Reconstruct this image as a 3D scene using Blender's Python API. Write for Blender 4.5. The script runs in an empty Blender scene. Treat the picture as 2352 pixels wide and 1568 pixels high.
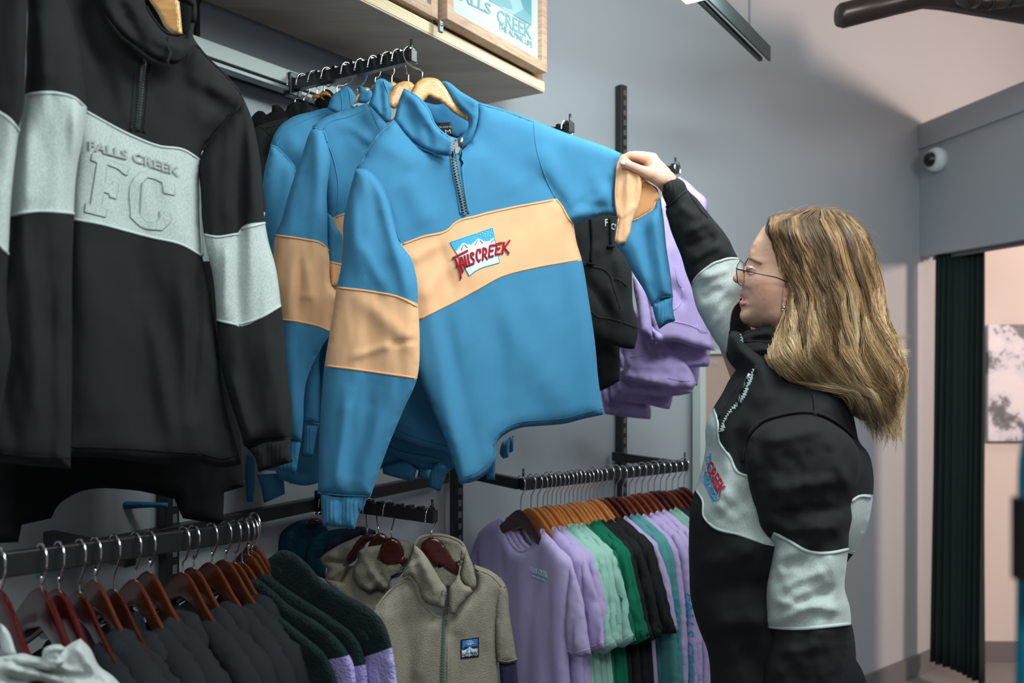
import bpy, math, random
import numpy as np
from mathutils import Vector
from mathutils.geometry import delaunay_2d_cdt
random.seed(7)
# ------------------------------------------------------------------ camera
F=1950.0; CX=1176.0; HY=810.0; CZ=1.55
scene=bpy.context.scene; COL=scene.collection
cam=bpy.data.cameras.new('camera'); camo=bpy.data.objects.new('camera',cam); COL.objects.link(camo)
camo.location=(0,0,CZ); camo.rotation_euler=(math.radians(90),0,0)
cam.sensor_width=36; cam.lens=36*F/2352; cam.shift_y=(HY-784)/2352; cam.clip_start=0.05
cam.dof.use_dof=True; cam.dof.focus_distance=1.72; cam.dof.aperture_fstop=3.2
scene.camera=camo
# ------------------------------------------------------------------ world, lights, exposure
scene.view_settings.view_transform='Standard'; scene.view_settings.look='None'
scene.view_settings.gamma=1; scene.view_settings.use_curve_mapping=False
scene.view_settings.exposure=0.07
w=bpy.data.worlds.new('world'); scene.world=w; w.use_nodes=True
w.node_tree.nodes['Background'].inputs[0].default_value=(0.62,0.72,0.76,1)
w.node_tree.nodes['Background'].inputs[1].default_value=0.21
def area(name,loc,target,size,size_y,power,color):
    l=bpy.data.lights.new(name,'AREA'); l.shape='RECTANGLE'; l.size=size; l.size_y=size_y; l.energy=power; l.color=color
    o=bpy.data.objects.new(name,l); COL.objects.link(o); o.location=loc
    d=Vector(target)-Vector(loc); o.rotation_euler=d.to_track_quat('-Z','Y').to_euler(); return o
area('ceiling_lamp_light',(0.75,0.9,2.75),(-0.1,1.7,1.4),1.0,0.35,27,(0.85,0.985,0.98))
area('ceiling_lamp_light',(-0.1,-0.5,2.7),(0.1,1.9,1.4),1.3,0.4,17,(0.85,0.985,0.98))
area('ceiling_lamp_light',(2.0,1.2,2.6),(1.6,3.2,.6),0.8,0.4,11,(0.87,0.97,1.0))
area('track_lamp_light',(0.42,1.98,2.44),(0.25,2.5,2.0),0.35,0.08,10,(0.82,1.0,0.97))
def point(name,loc,power,color,r):
    l=bpy.data.lights.new(name,'POINT'); l.energy=power; l.color=color; l.shadow_soft_size=r; o=bpy.data.objects.new(name,l); COL.objects.link(o); o.location=loc
point('fitting_room_lamp',(3.1,3.5,2.3),9,(1.0,0.82,0.72),.09)
point('warm_shop_lamp',(4.3,1.6,2.30),400,(1.0,0.71,0.57),.20)
# ------------------------------------------------------------------ basics
def P(x,y,Z): return Vector(((x-CX)/F*Z,Z,CZ+(HY-y)/F*Z))
UA=Vector((.544,.839,0)); NA=Vector((.839,-.544,0)); UB=Vector((.807,.59,0)).normalized(); NB=Vector((.59,-.807,0)).normalized()
UP=Vector((0,0,1))
K=Vector((-.19,2.53,0)); Q=Vector((1.97,4.1,0)); UC=Vector((.165,-.986,0)); PTOP=2.643; CEIL=3.75
DA=NA.dot(K); DB=NB.dot(K)
def onplane(n,d,x,y):                       # ray through pixel meets vertical plane n.p=d
    t=(x-CX)/F; Z=d/(n.x*t+n.y); return P(x,y,Z)
def link(o,parent=None):
    COL.objects.link(o)
    if parent is not None:
        o.parent=parent
        if not o.get('_loc'):
            o.location=-parent.location
    return o
def mesh_obj(name,verts,faces,mat,parent=None,smooth=True,local=False):
    me=bpy.data.meshes.new(name); me.from_pydata([tuple(v) for v in verts],[],[tuple(f) for f in faces]); me.update()
    if smooth: me.polygons.foreach_set('use_smooth',[True]*len(me.polygons))
    if mat: me.materials.append(mat)
    o=bpy.data.objects.new(name,me); COL.objects.link(o)
    if parent is not None:
        o.parent=parent
        if not local: o.location=-parent.location
    return o
def thing(name,label,cat,loc=(0,0,0),group=None,rotz=0):
    o=bpy.data.objects.new(name,None); COL.objects.link(o); o.location=loc; o.rotation_euler=(0,0,rotz)
    o.empty_display_size=.05
    o['label']=label; o['category']=cat
    if group: o['group']=group
    return o
def tag(o,label,cat,group=None):
    o['label']=label; o['category']=cat
    if group: o['group']=group
    return o
def struct(o): o['kind']='structure'; return o
# ------------------------------------------------------------------ materials
def newmat(name,col,rough=.6,metal=0.0,spec=.5):
    m=bpy.data.materials.new(name); m.use_nodes=True; b=m.node_tree.nodes['Principled BSDF']
    b.inputs['Base Color'].default_value=(*col,1); b.inputs['Roughness'].default_value=rough
    b.inputs['Metallic'].default_value=metal; b.inputs['Specular IOR Level'].default_value=spec
    return m
def s2l(r,g,b):
    f=lambda c:(c/255/12.92) if c/255<=.04045 else ((c/255+.055)/1.055)**2.4
    return (f(r),f(g),f(b))
def nodes(m): return m.node_tree.nodes,m.node_tree.links,m.node_tree.nodes['Principled BSDF']
def fabric(name,col,bump=.25,scale=900,var=.12,sheen=.25,heather=0,coarse=0,rough=.95):
    m=newmat(name,col,rough,0,.15); N,L,b=nodes(m)
    tc=N.new('ShaderNodeTexCoord')
    n=N.new('ShaderNodeTexNoise'); n.inputs['Scale'].default_value=scale; n.inputs['Detail'].default_value=3
    L.new(tc.outputs['Object'],n.inputs['Vector'])
    n2=N.new('ShaderNodeTexNoise'); n2.inputs['Scale'].default_value=18; n2.inputs['Detail'].default_value=4
    L.new(tc.outputs['Object'],n2.inputs['Vector'])
    mix=N.new('ShaderNodeMix'); mix.data_type='RGBA'; 
    mix.inputs[6].default_value=(*[c*(1-var) for c in col],1); mix.inputs[7].default_value=(*[min(1,c*(1+var)) for c in col],1)
    if heather:
        mp=N.new('ShaderNodeMapping'); mp.inputs['Scale'].default_value=(1,1,.45); L.new(tc.outputs['Object'],mp.inputs['Vector'])
        n3=N.new('ShaderNodeTexNoise'); n3.inputs['Scale'].default_value=620; n3.inputs['Detail'].default_value=5; L.new(mp.outputs[0],n3.inputs['Vector'])
        r=N.new('ShaderNodeValToRGB'); r.color_ramp.elements[0].position=.35; r.color_ramp.elements[1].position=.62
        L.new(n3.outputs[0],r.inputs[0]); L.new(r.outputs[0],mix.inputs[0])
        mix.inputs[6].default_value=(*[c*(1-heather) for c in col],1)
    else: L.new(n2.outputs[0],mix.inputs[0])
    L.new(mix.outputs[2],b.inputs['Base Color'])
    bp=N.new('ShaderNodeBump'); bp.inputs['Strength'].default_value=bump; bp.inputs['Distance'].default_value=.0012
    if coarse:
        v=N.new('ShaderNodeTexVoronoi'); v.inputs['Scale'].default_value=coarse; L.new(tc.outputs['Object'],v.inputs['Vector'])
        n.inputs['Scale'].default_value=coarse*1.3
        ad=N.new('ShaderNodeMath'); ad.operation='SUBTRACT'; L.new(n.outputs[0],ad.inputs[0]); L.new(v.outputs['Distance'],ad.inputs[1])
        L.new(ad.outputs[0],bp.inputs['Height']); bp.inputs['Distance'].default_value=.004; bp.inputs['Strength'].default_value=.6
    else: L.new(n.outputs[0],bp.inputs['Height'])
    L.new(bp.outputs[0],b.inputs['Normal'])
    b.inputs['Sheen Weight'].default_value=sheen; b.inputs['Sheen Roughness'].default_value=.5
    b.inputs['Sheen Tint'].default_value=(*[min(1,c*1.6+.05) for c in col],1)
    return m
def rib(name,col,scale=260):
    m=fabric(name,col,.2,900); N,L,b=nodes(m)
    tc=N.new('ShaderNodeTexCoord'); wv=N.new('ShaderNodeTexWave'); wv.bands_direction='X'; wv.inputs['Scale'].default_value=scale/6.28*1.0; wv.inputs['Distortion'].default_value=.3
    L.new(tc.outputs['Object'],wv.inputs['Vector']); bp=N.new('ShaderNodeBump'); bp.inputs['Strength'].default_value=.7; bp.inputs['Distance'].default_value=.0015
    L.new(wv.outputs[0],bp.inputs['Height']); L.new(bp.outputs[0],b.inputs['Normal']); return m
def woodm(name,c1,c2,rough=.4,scale=6,direction=(1,12,12),coat=0,rotz=0):
    m=newmat(name,c1,rough); N,L,b=nodes(m)
    tc=N.new('ShaderNodeTexCoord'); mp=N.new('ShaderNodeMapping'); mp.inputs['Scale'].default_value=direction; mp.inputs['Rotation'].default_value=(0,0,rotz)
    L.new(tc.outputs['Object'],mp.inputs[0]); n=N.new('ShaderNodeTexNoise'); n.inputs['Scale'].default_value=scale; n.inputs['Detail'].default_value=6; n.inputs['Distortion'].default_value=.6
    L.new(mp.outputs[0],n.inputs['Vector']); r=N.new('ShaderNodeValToRGB'); r.color_ramp.elements[0].color=(*c1,1); r.color_ramp.elements[1].color=(*c2,1)
    r.color_ramp.elements[0].position=.35; r.color_ramp.elements[1].position=.68
    L.new(n.outputs[0],r.inputs[0]); L.new(r.outputs[0],b.inputs['Base Color'])
    b.inputs['Coat Weight'].default_value=coat; b.inputs['Coat Roughness'].default_value=.12
    return m
BLUE=s2l(72,137,176); M={}
M['blue']=fabric('blue_fleece',BLUE,var=.06); M['blue_rib']=rib('blue_rib',tuple(c*.95 for c in BLUE))
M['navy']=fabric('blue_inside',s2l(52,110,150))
M['peach_shade']=fabric('peach_fleece_shaded',s2l(218,154,108)); M['peach']=fabric('peach_fleece',s2l(243,188,145),var=.05); M['peach_pipe']=fabric('peach_piping',s2l(236,176,132))  # first one is a darker peach copy: the inner fold's shade put into the colour
M['black']=fabric('black_fleece',s2l(38,39,40),sheen=.12,var=.2); M['black_rib']=rib('black_rib',s2l(34,35,36))
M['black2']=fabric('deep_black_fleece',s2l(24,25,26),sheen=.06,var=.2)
M['grey']=fabric('heather_grey_fleece',s2l(184,193,191),heather=.15); M['grey_pipe']=fabric('grey_piping',s2l(192,201,199))
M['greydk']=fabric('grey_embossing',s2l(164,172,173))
M['lilac']=fabric('lilac_cotton',s2l(190,172,216),var=.06,sheen=.1); M['lilac2']=fabric('lilac_cotton_shade',s2l(178,160,206),var=.06,sheen=.1)
M['mint']=fabric('mint_cotton',s2l(160,200,188),var=.06,sheen=.1)
M['green']=fabric('green_cotton',s2l(24,112,84),var=.1,sheen=.1)
M['teal']=fabric('teal_cotton',s2l(88,150,152),var=.06,sheen=.1); M['sage']=fabric('sage_cotton',s2l(128,166,152),var=.06,sheen=.1)
M['lilach']=fabric('lilac_fleece',s2l(168,150,198),var=.06,sheen=.1); M['charcoal']=fabric('charcoal_fleece',s2l(33,35,39),var=.15,sheen=.1)
M['tan']=fabric('taupe_fleece',s2l(158,149,134),coarse=520,var=.08); M['tanpipe']=fabric('taupe_edge',s2l(152,143,127))
M['sherpa']=fabric('dark_green_sherpa',s2l(27,38,40),coarse=190,var=.25); M['sherpal']=fabric('lilac_sherpa',s2l(170,158,215),coarse=200,var=.1)
M['sherpat']=fabric('dark_teal_sherpa',s2l(22,62,78),coarse=190,var=.2)
M['cream']=fabric('cream_fleece',s2l(196,202,200),var=.06); M['navyd']=fabric('navy_fleece',s2l(46,46,70))
M['chrome']=newmat('chrome',(.75,.77,.8),.14,1.0); M['steel']=newmat('brushed_steel',(.26,.28,.29),.5,.8)
M['blackm']=newmat('black_steel',(.012,.013,.014),.35,0,.5); M['blackp']=newmat('black_plastic',(.01,.01,.012),.25)
M['alu']=newmat('galvanised_bar',s2l(150,156,154),.5,.35); M['white']=newmat('white_plastic',s2l(215,222,225),.4)
M['hlight']=woodm('pale_beech',s2l(222,158,92),s2l(238,182,120),.3,4,(8,60,60),.4); M['hbrown']=woodm('honey_brown_wood',s2l(76,35,16),s2l(94,44,21),.25,5,(6,40,40),.35)
M['hdark']=woodm('mahogany_wood',s2l(58,20,13),s2l(76,28,17),.2,5,(6,40,40),.35); M['hred']=woodm('dark_cherry_wood',s2l(64,12,15),s2l(80,16,18),.2,5,(6,40,40),.35)
M['horange']=woodm('light_honey_wood',s2l(198,122,58),s2l(214,142,74),.25,5,(6,40,40),.6)
M['hlight2']=woodm('honey_pine_wood',s2l(176,104,48),s2l(196,124,62),.28,5,(6,40,40),.5); M['hred2']=woodm('red_brown_wood',s2l(96,40,24),s2l(120,54,32),.2,5,(6,40,40),.35)
M['cyanp2']=newmat('pale_blue_print',s2l(190,215,222),.8); M['zipteal']=newmat('teal_zip_teeth',s2l(110,140,138),.45,.3)
M['patchblue']=newmat('patch_blue',s2l(50,130,205),.7); M['patchnavy']=newmat('patch_navy',s2l(24,44,100),.7)
M['skin2']=newmat('eyelid_skin',s2l(226,178,156),.5)
M['embred']=fabric('red_thread',s2l(196,36,52),scale=2500,bump=.5); M['embblue']=fabric('light_blue_thread',s2l(120,196,226),scale=2500,bump=.5)
M['embsky']=fabric('sky_blue_thread',s2l(84,182,222),scale=2500,bump=.5); M['embsky2']=fabric('slate_blue_thread',s2l(90,150,190),scale=2500,bump=.5); M['embwhite']=fabric('white_thread',s2l(228,232,236),scale=2500,bump=.5)
M['zip']=newmat('zip_metal',(.22,.24,.25),.35,.8)
M['zipw']=newmat('white_zip_teeth',(.6,.66,.68),.4)
M['dark']=newmat('dark_print',(.01,.01,.012),.7); M['print']=newmat('white_print',s2l(200,215,220),.8); M['cyanp']=newmat('cyan_print',s2l(70,190,215),.7)
# ------------------------------------------------------------------ geometry helpers
def box_vf(c,ax,ay,az,hx,hy,hz):
    c=Vector(c); v=[]
    for sx,sy,sz in ((-1,-1,-1),(1,-1,-1),(1,1,-1),(-1,1,-1),(-1,-1,1),(1,-1,1),(1,1,1),(-1,1,1)):
        v.append(c+ax*(hx*sx)+ay*(hy*sy)+az*(hz*sz))
    f=[(0,3,2,1),(4,5,6,7),(0,1,5,4),(1,2,6,5),(2,3,7,6),(3,0,4,7)]
    return v,f
def box(name,c,ax,ay,az,size,mat,parent=None,bev=0):
    v,f=box_vf(c,ax.normalized(),ay.normalized(),az.normalized(),*[s/2 for s in size])
    o=mesh_obj(name,v,f,mat,parent,smooth=False)
    # make sure faces point outward
    me=o.data
    if ax.cross(ay).dot(az)<0: me.flip_normals()
    if bev:
        md=o.modifiers.new('bevel','BEVEL'); md.width=bev; md.segments=2
    return o
def beam(name,a,b,wid,hei,mat,parent=None,bev=.001,side=None):
    a=Vector(a); b=Vector(b); ax=(b-a).normalized(); ay=UP.cross(ax).normalized() if side is None else side; az=ax.cross(ay)
    return box(name,(a+b)/2,ax,ay,az,((b-a).length,wid,hei),mat,parent,bev)
def tube_vf(pts,r,sides=6,cap=True,base=0):
    pts=[Vector(p) for p in pts]; n=len(pts); V=[];Fc=[]
    rr=r if hasattr(r,'__len__') else [r]*n
    up=None
    for i,p in enumerate(pts):
        t=(pts[min(i+1,n-1)]-pts[max(i-1,0)])
        if t.length<1e-9: t=Vector((0,0,1))
        t.normalize()
        if up is None:
            up=t.orthogonal().normalized()
        else:
            up=(up-t*up.dot(t)); 
            if up.length<1e-6: up=t.orthogonal()
            up.normalize()
        s=t.cross(up)
        for k in range(sides):
            a=2*math.pi*k/sides; V.append(p+(up*math.cos(a)+s*math.sin(a))*rr[i])
    for i in range(n-1):
        for k in range(sides):
            k2=(k+1)%sides; Fc.append((base+i*sides+k,base+i*sides+k2,base+(i+1)*sides+k2,base+(i+1)*sides+k))
    if cap:
        Fc.append(tuple(base+k for k in range(sides))[::-1]); Fc.append(tuple(base+(n-1)*sides+k for k in range(sides)))
    return V,Fc
def tube(name,pts,r,mat,parent=None,sides=8,local=False):
    V,Fc=tube_vf(pts,r,sides); return mesh_obj(name,V,Fc,mat,parent,local=local)
def tubes(name,lst,r,mat,parent=None,sides=6,local=False):
    V=[];Fc=[]
    if len(lst)<=8 and not ('letter' in name or 'logo' in name or 'rays' in name or 'lashes' in name):
        for pts in lst:
            v,f=tube_vf(pts,r,sides,True,0); o=mesh_obj(name,v,f,mat,parent,local=local)
        return o
    for pts in lst:
        rr=r
        if isinstance(pts,tuple): pts,rr=pts
        v,f=tube_vf(pts,rr,sides,True,len(V)); V+=v;Fc+=f
    return mesh_obj(name,V,Fc,mat,parent,local=local)
def spl(pts,closed=True,step=9.0,corner=50):
    p=np.array([q[:2] for q in pts],float); n=len(p); out=[]
    cos=math.cos(math.radians(corner)); tan=[]
    for i in range(n):
        if not closed and i in (0,n-1): tan.append(None); continue
        a=p[i]-p[i-1]; b=p[(i+1)%n]-p[i]; la=np.linalg.norm(a)+1e-9; lb=np.linalg.norm(b)+1e-9
        if a.dot(b)/la/lb<cos: tan.append(None)
        else:
            t=a/la*lb+b/lb*la; tan.append(t/(np.linalg.norm(t)+1e-9))
    for i in range(n if closed else n-1):
        a=p[i]; b=p[(i+1)%n]; L=np.linalg.norm(b-a)
        if L<1e-6: continue
        ta=tan[i]; tb=tan[(i+1)%n]; d=(b-a)/L
        if ta is None: ta=d
        if tb is None: tb=d
        k=max(1,int(round(L/step)))
        for j in range(k):
            t=j/k; h=(2*t**3-3*t**2+1)*a+(t**3-2*t**2+t)*L*ta+(-2*t**3+3*t**2)*b+(t**3-t**2)*L*tb; out.append(h)
    if not closed: out.append(p[-1])
    return np.array(out)
def inpoly(px,py,poly):
    c=np.zeros(len(px),bool); n=len(poly); j=n-1
    for i in range(n):
        xi,yi=poly[i]; xj,yj=poly[j]
        if yi!=yj:
            m=((yi>py)!=(yj>py)); c^= m&(px<(xj-xi)*(py-yi)/(yj-yi)+xi)
        j=i
    return c
def segdist(px,py,poly,closed=True):
    d=np.full(len(px),1e9); n=len(poly)
    for i in range(n if closed else n-1):
        a=poly[i]; b=poly[(i+1)%n]; ab=b-a; l2=ab.dot(ab)+1e-9
        t=np.clip(((px-a[0])*ab[0]+(py-a[1])*ab[1])/l2,0,1)
        d=np.minimum(d,np.hypot(px-a[0]-t*ab[0],py-a[1]-t*ab[1]))
    return d
_rs=np.random.RandomState(3); _perm=_rs.permutation(256); _g=_rs.uniform(-1,1,(256,2))
def noise2(x,y):
    xi=np.floor(x).astype(int); yi=np.floor(y).astype(int); xf=x-xi; yf=y-yi
    def g(a,b,u,v):
        h=_perm[(_perm[(a)&255]+b)&255]; return _g[h,0]*u+_g[h,1]*v
    u=xf*xf*xf*(xf*(xf*6-15)+10); v=yf*yf*yf*(yf*(yf*6-15)+10)
    a=g(xi,yi,xf,yf); b=g(xi+1,yi,xf-1,yf); c=g(xi,yi+1,xf,yf-1); d=g(xi+1,yi+1,xf-1,yf-1)
    return (a*(1-u)+b*u)*(1-v)+(c*(1-u)+d*u)*v
def aff(anch):
    """depth field from anchors (x,y,Z)"""
    if not hasattr(anch,'__len__'): return lambda x,y: np.full(np.shape(x),float(anch))
    A=np.array(anch,float)
    if A.shape[1]==2:   # (x,Z) pairs, piecewise linear in x
        o=A[np.argsort(A[:,0])]
        def f(x,y):
            x=np.asarray(x,float); r=np.interp(x,o[:,0],o[:,1])
            s0=(o[1,1]-o[0,1])/(o[1,0]-o[0,0]); s1=(o[-1,1]-o[-2,1])/(o[-1,0]-o[-2,0])
            r=np.where(x<o[0,0],o[0,1]+(x-o[0,0])*s0,r); return np.where(x>o[-1,0],o[-1,1]+(x-o[-1,0])*s1,r)
        return f
    X=np.c_[A[:,0],A[:,1],np.ones(len(A))]; c=np.linalg.lstsq(X,A[:,2],rcond=None)[0]
    return lambda x,y: c[0]*np.asarray(x,float)+c[1]*np.asarray(y,float)+c[2]
def vplane(C,d):
    """depth field of a vertical plane through C along d"""
    return lambda x,y: (C[0]*d[1]-C[1]*d[0])/((np.asarray(x,float)-CX)/F*d[1]-d[0])
def S(l): return [tuple(q) for q in spl(l,False,8,60)]
class Panel:
    def __init__(s,outline,z,thick=.02,R=45,cuts=(),sp=9,folds=(),noise=(.004,90,220,0),back=.8,local=False,corner=50,seed=0,edge=.15):
        s.local=local; s.zf=None if local else (z if callable(z) else aff(z)); s.lz=z if local else 0
        s.poly=spl(outline,True,sp,corner); pts=list(map(tuple,s.poly)); n=len(pts); E=[(i,(i+1)%n) for i in range(n)]
        rnd=random.Random(seed+1)
        cl=[]
        for c in cuts:
            q=spl(c,False,sp,0); cl.append(q); b=len(pts); pts+=list(map(tuple,q)); E+=[(b+i,b+i+1) for i in range(len(q)-1)]
        x0,y0=s.poly.min(0); x1,y1=s.poly.max(0); gx=[];gy=[]; r=0; y=y0
        while y<y1:
            x=x0+(r%2)*sp*.5
            while x<x1: gx.append(x+rnd.uniform(-.12,.12)*sp); gy.append(y+rnd.uniform(-.12,.12)*sp); x+=sp
            y+=sp*.87; r+=1
        gx=np.array(gx);gy=np.array(gy)
        m=inpoly(gx,gy,s.poly)&(segdist(gx,gy,s.poly)>sp*.55)
        for q in cl: m&=segdist(gx,gy,q,False)>sp*.5
        pts+=list(zip(gx[m],gy[m]))
        vo,_,fo,_,_,_=delaunay_2d_cdt([Vector(p) for p in pts],E,[],0,1e-4)
        V=np.array([tuple(v) for v in vo]); T=np.array([f for f in fo if len(f)==3])
        c=V[T].mean(1); T=T[inpoly(c[:,0],c[:,1],s.poly)]
        a=V[T[:,1]]-V[T[:,0]]; b=V[T[:,2]]-V[T[:,0]]; cr=a[:,0]*b[:,1]-a[:,1]*b[:,0]; T=T[np.abs(cr)>1e-3]; cr=cr[np.abs(cr)>1e-3]
        T[cr>0]=T[cr>0][:,::-1]      # consistent: y down in image -> faces camera
        s.V=V; s.T=T; s.c=V[T].mean(1)
        d=segdist(V[:,0],V[:,1],s.poly); d[d<1e-3]=0; s.d=d
        k=np.clip(d/R,0,1); inf=np.sqrt(np.clip(1-(1-k)**2,0,1))*thick
        fold=np.zeros(len(V))
        if noise:
            am,sx,sy,an=noise; ca,sa=math.cos(math.radians(an)),math.sin(math.radians(an))
            u=(V[:,0]*ca+V[:,1]*sa)/sx+seed*7.3; v=(-V[:,0]*sa+V[:,1]*ca)/sy+seed*3.1
            fold+=am*2.2*(noise2(u,v)+.45*noise2(u*2.3+5,v*2.1)+.16*noise2(u*5.1,v*4.3+9))
        for f in folds:
            ax,ay,bx,by,wd,am=f[:6]; abx,aby=bx-ax,by-ay; l2=abx*abx+aby*aby+1e-9
            t=((V[:,0]-ax)*abx+(V[:,1]-ay)*aby)/l2; tc=np.clip(t,0,1); sd=np.hypot(V[:,0]-ax-tc*abx,V[:,1]-ay-tc*aby)
            taper=np.clip(np.minimum(tc,1-tc)*4+.35,0,1)
            fold+=am*np.exp(-(sd/wd)**2)*taper
        fold*=np.clip(d/(R*.5)+edge,0,1)
        s.inf=inf; s.fold=fold; s.front=inf+fold; s.backo=np.minimum(-inf*back+fold*.6,s.front-.0015)
        s.backo[d==0]=s.front[d==0]
    def w(s,x,y,off):
        if s.local: return Vector((x/1000,s.lz-off,-y/1000))
        Z=float(s.zf(x,y))-off; return P(x,y,Z)
    def emit(s,name,mat,region=None,parent=None,not_in=None,corner=50):
        m=np.ones(len(s.T),bool)
        if region is not None: m=inpoly(s.c[:,0],s.c[:,1],np.array([q[:2] for q in region],float))
        if not_in is not None:
            for r in not_in: m&=~inpoly(s.c[:,0],s.c[:,1],np.array([q[:2] for q in r],float))
        T=s.T[m]
        if not len(T): return None
        lab=np.arange(len(s.V)); 
        while True:
            mn=lab[T].min(1); l2=lab.copy(); np.minimum.at(l2,T.ravel(),np.repeat(mn,3)); l2=l2[l2]
            if (l2==lab).all(): break
            lab=l2
        tl=lab[T[:,0]]; ids,cnt=np.unique(tl,return_counts=True); ids=[i for i,c in zip(ids,cnt) if c>=4]
        res=None
        for i in ids:
            o=s._emit(name,mat,T[tl==i],parent); res=res or o
        return res
    def _emit(s,name,mat,T,parent):
        u,inv=np.unique(T,return_inverse=True); inv=inv.reshape(-1,3); nu=len(u)
        V=s.V[u]
        verts=[s.w(V[i,0],V[i,1],s.front[u[i]]) for i in range(nu)]
        bm={} 
        for i in range(nu):
            if s.d[u[i]]==0: bm[i]=i
            else: bm[i]=len(verts); verts.append(s.w(V[i,0],V[i,1],s.backo[u[i]]))
        rim=s.d[u]==0; faces=[tuple(t) for t in inv]+[(bm[t[2]],bm[t[1]],bm[t[0]]) for t in inv if not (rim[t[0]] and rim[t[1]] and rim[t[2]])]
        faces=[f for f in faces if len(set(f))==3]
        # drop back faces identical to front faces (all on the rim)
        return mesh_obj(name,verts,faces,mat,parent,local=s.local)
    def at(s,x,y,off=0):
        d2=(s.V[:,0]-x)**2+(s.V[:,1]-y)**2; k=np.argpartition(d2,4)[:4]; wt=1/(d2[k]+1); fr=(s.front[k]*wt).sum()/wt.sum()
        return s.w(x,y,fr+off)
    def seam(s,name,lines,mat,parent,r=.0016,off=0.0,sides=6,step=7,corner=60):
        L=[]
        for l in lines:
            q=spl(l,False,step,corner); L.append([s.at(x,y,off) for x,y in q])
        return tubes(name,L,r,mat,parent,sides,local=s.local)
_txt={}
def text_geo(body,bold=0):
    k=(body,bold)
    if k in _txt: return _txt[k]
    c=bpy.data.curves.new('t','FONT'); c.body=body; c.resolution_u=2; c.offset=bold; o=bpy.data.objects.new('t',c)
    COL.objects.link(o); me=o.to_mesh()
    V=np.array([v.co[:2] for v in me.vertices]); Fc=[tuple(p.vertices) for p in me.polygons]
    o.to_mesh_clear(); bpy.data.objects.remove(o)
    V=(V-V.min(0))/(V.max(0)-V.min(0)); _txt[k]=(V,Fc); return _txt[k]
def text_quad(name,body,f,mat,parent=None,bold=0,thick=.0006,nrm=None,local=False):
    """f(u,v,off)->world ; u right 0..1, v up 0..1"""
    V,Fc=text_geo(body,bold); n=len(V)
    # subdivide nothing: letters are small
    verts=[f(u,v,thick) for u,v in V]+[f(u,v,-.0002) for u,v in V]
    faces=list(Fc)
    ed={}
    for fc in Fc:
        for i in range(len(fc)):
            a,b=fc[i],fc[(i+1)%len(fc)]; ed[(a,b)]=1
    for a,b in ed:
        if (b,a) not in ed: faces.append((b,a,a+n,b+n))
    return mesh_obj(name,verts,faces,mat,parent,smooth=False,local=local)
def quadmap(q):   # px quad TL,TR,BR,BL bilinear
    q=[np.array(a,float) for a in q]
    return lambda u,v: (q[3]*(1-u)+q[2]*u)*(1-v)+(q[0]*(1-u)+q[1]*u)*v
def poly_vf(pts3,back):
    n=len(pts3); return list(pts3)+list(back),[tuple(range(n)),tuple(range(2*n-1,n-1,-1))]+[((i+1)%n,i,n+i,n+(i+1)%n) for i in range(n)]
# ------------------------------------------------------------------ the room
def wallmat(name,col):
    m=newmat(name,col,.85,0,.2); N,L,b=nodes(m); tc=N.new('ShaderNodeTexCoord'); n=N.new('ShaderNodeTexNoise'); n.inputs['Scale'].default_value=220; L.new(tc.outputs['Object'],n.inputs['Vector'])
    bp=N.new('ShaderNodeBump'); bp.inputs['Strength'].default_value=.08; bp.inputs['Distance'].default_value=.002; L.new(n.outputs[0],bp.inputs['Height']); L.new(bp.outputs[0],b.inputs['Normal']); return m
M['wall']=wallmat('grey_painted_wall',s2l(166,170,176)); M['wallw']=wallmat('warm_white_paint',s2l(205,200,198)); M['ceil']=wallmat('ceiling_paint',s2l(178,176,180))
M['floor']=newmat('grey_vinyl_floor',s2l(120,120,122),.6)
def prism(name,pts,z0,z1,mat,parent=None):
    n=len(pts); v=[Vector((p[0],p[1],z0)) for p in pts]+[Vector((p[0],p[1],z1)) for p in pts]
    f=[tuple(range(n))[::-1],tuple(range(n,2*n))]+[(i,(i+1)%n,n+(i+1)%n,n+i) for i in range(n)]
    a=sum(pts[i][0]*pts[(i+1)%n][1]-pts[(i+1)%n][0]*pts[i][1] for i in range(n))
    if a<0: f=[t[::-1] for t in f]
    return mesh_obj(name,v,f,mat,parent,smooth=False)
A0=K-UA*4.4; B1=Q+UB*1.25
TA=-NA*.12; TB=-NB*.12
struct(prism('wall_left',[A0,K,K+TA+TB*.4,A0+TA],0,CEIL,M['wall']))
struct(prism('wall_back',[K,B1,B1+TB,K+TB],0,CEIL,M['wall']))
D0=Vector((2.20,4.275,0)); D1=Vector((5.2,4.275,0))
struct(prism('wall_far',[D0,D1,D1+Vector((0,.06,0)),D0+Vector((.09,.06,0))],0,2.42,M['wallw']))
C1=Q+UC*3.6; TC=Vector((.986,.165,0))*.12
hz=CZ+(810-590)/F*4.1
hd=struct(prism('wall_right',[Q,C1,C1+TC,Q+TC],hz,PTOP,M['wall']))
struct(prism('wall_right',[Q+UC*.69,C1,C1+TC,Q+UC*.69+TC],0,hz-.001,M['wall']))  # unseen lower wall, added to stop warm lamp light spilling through the opening
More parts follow.
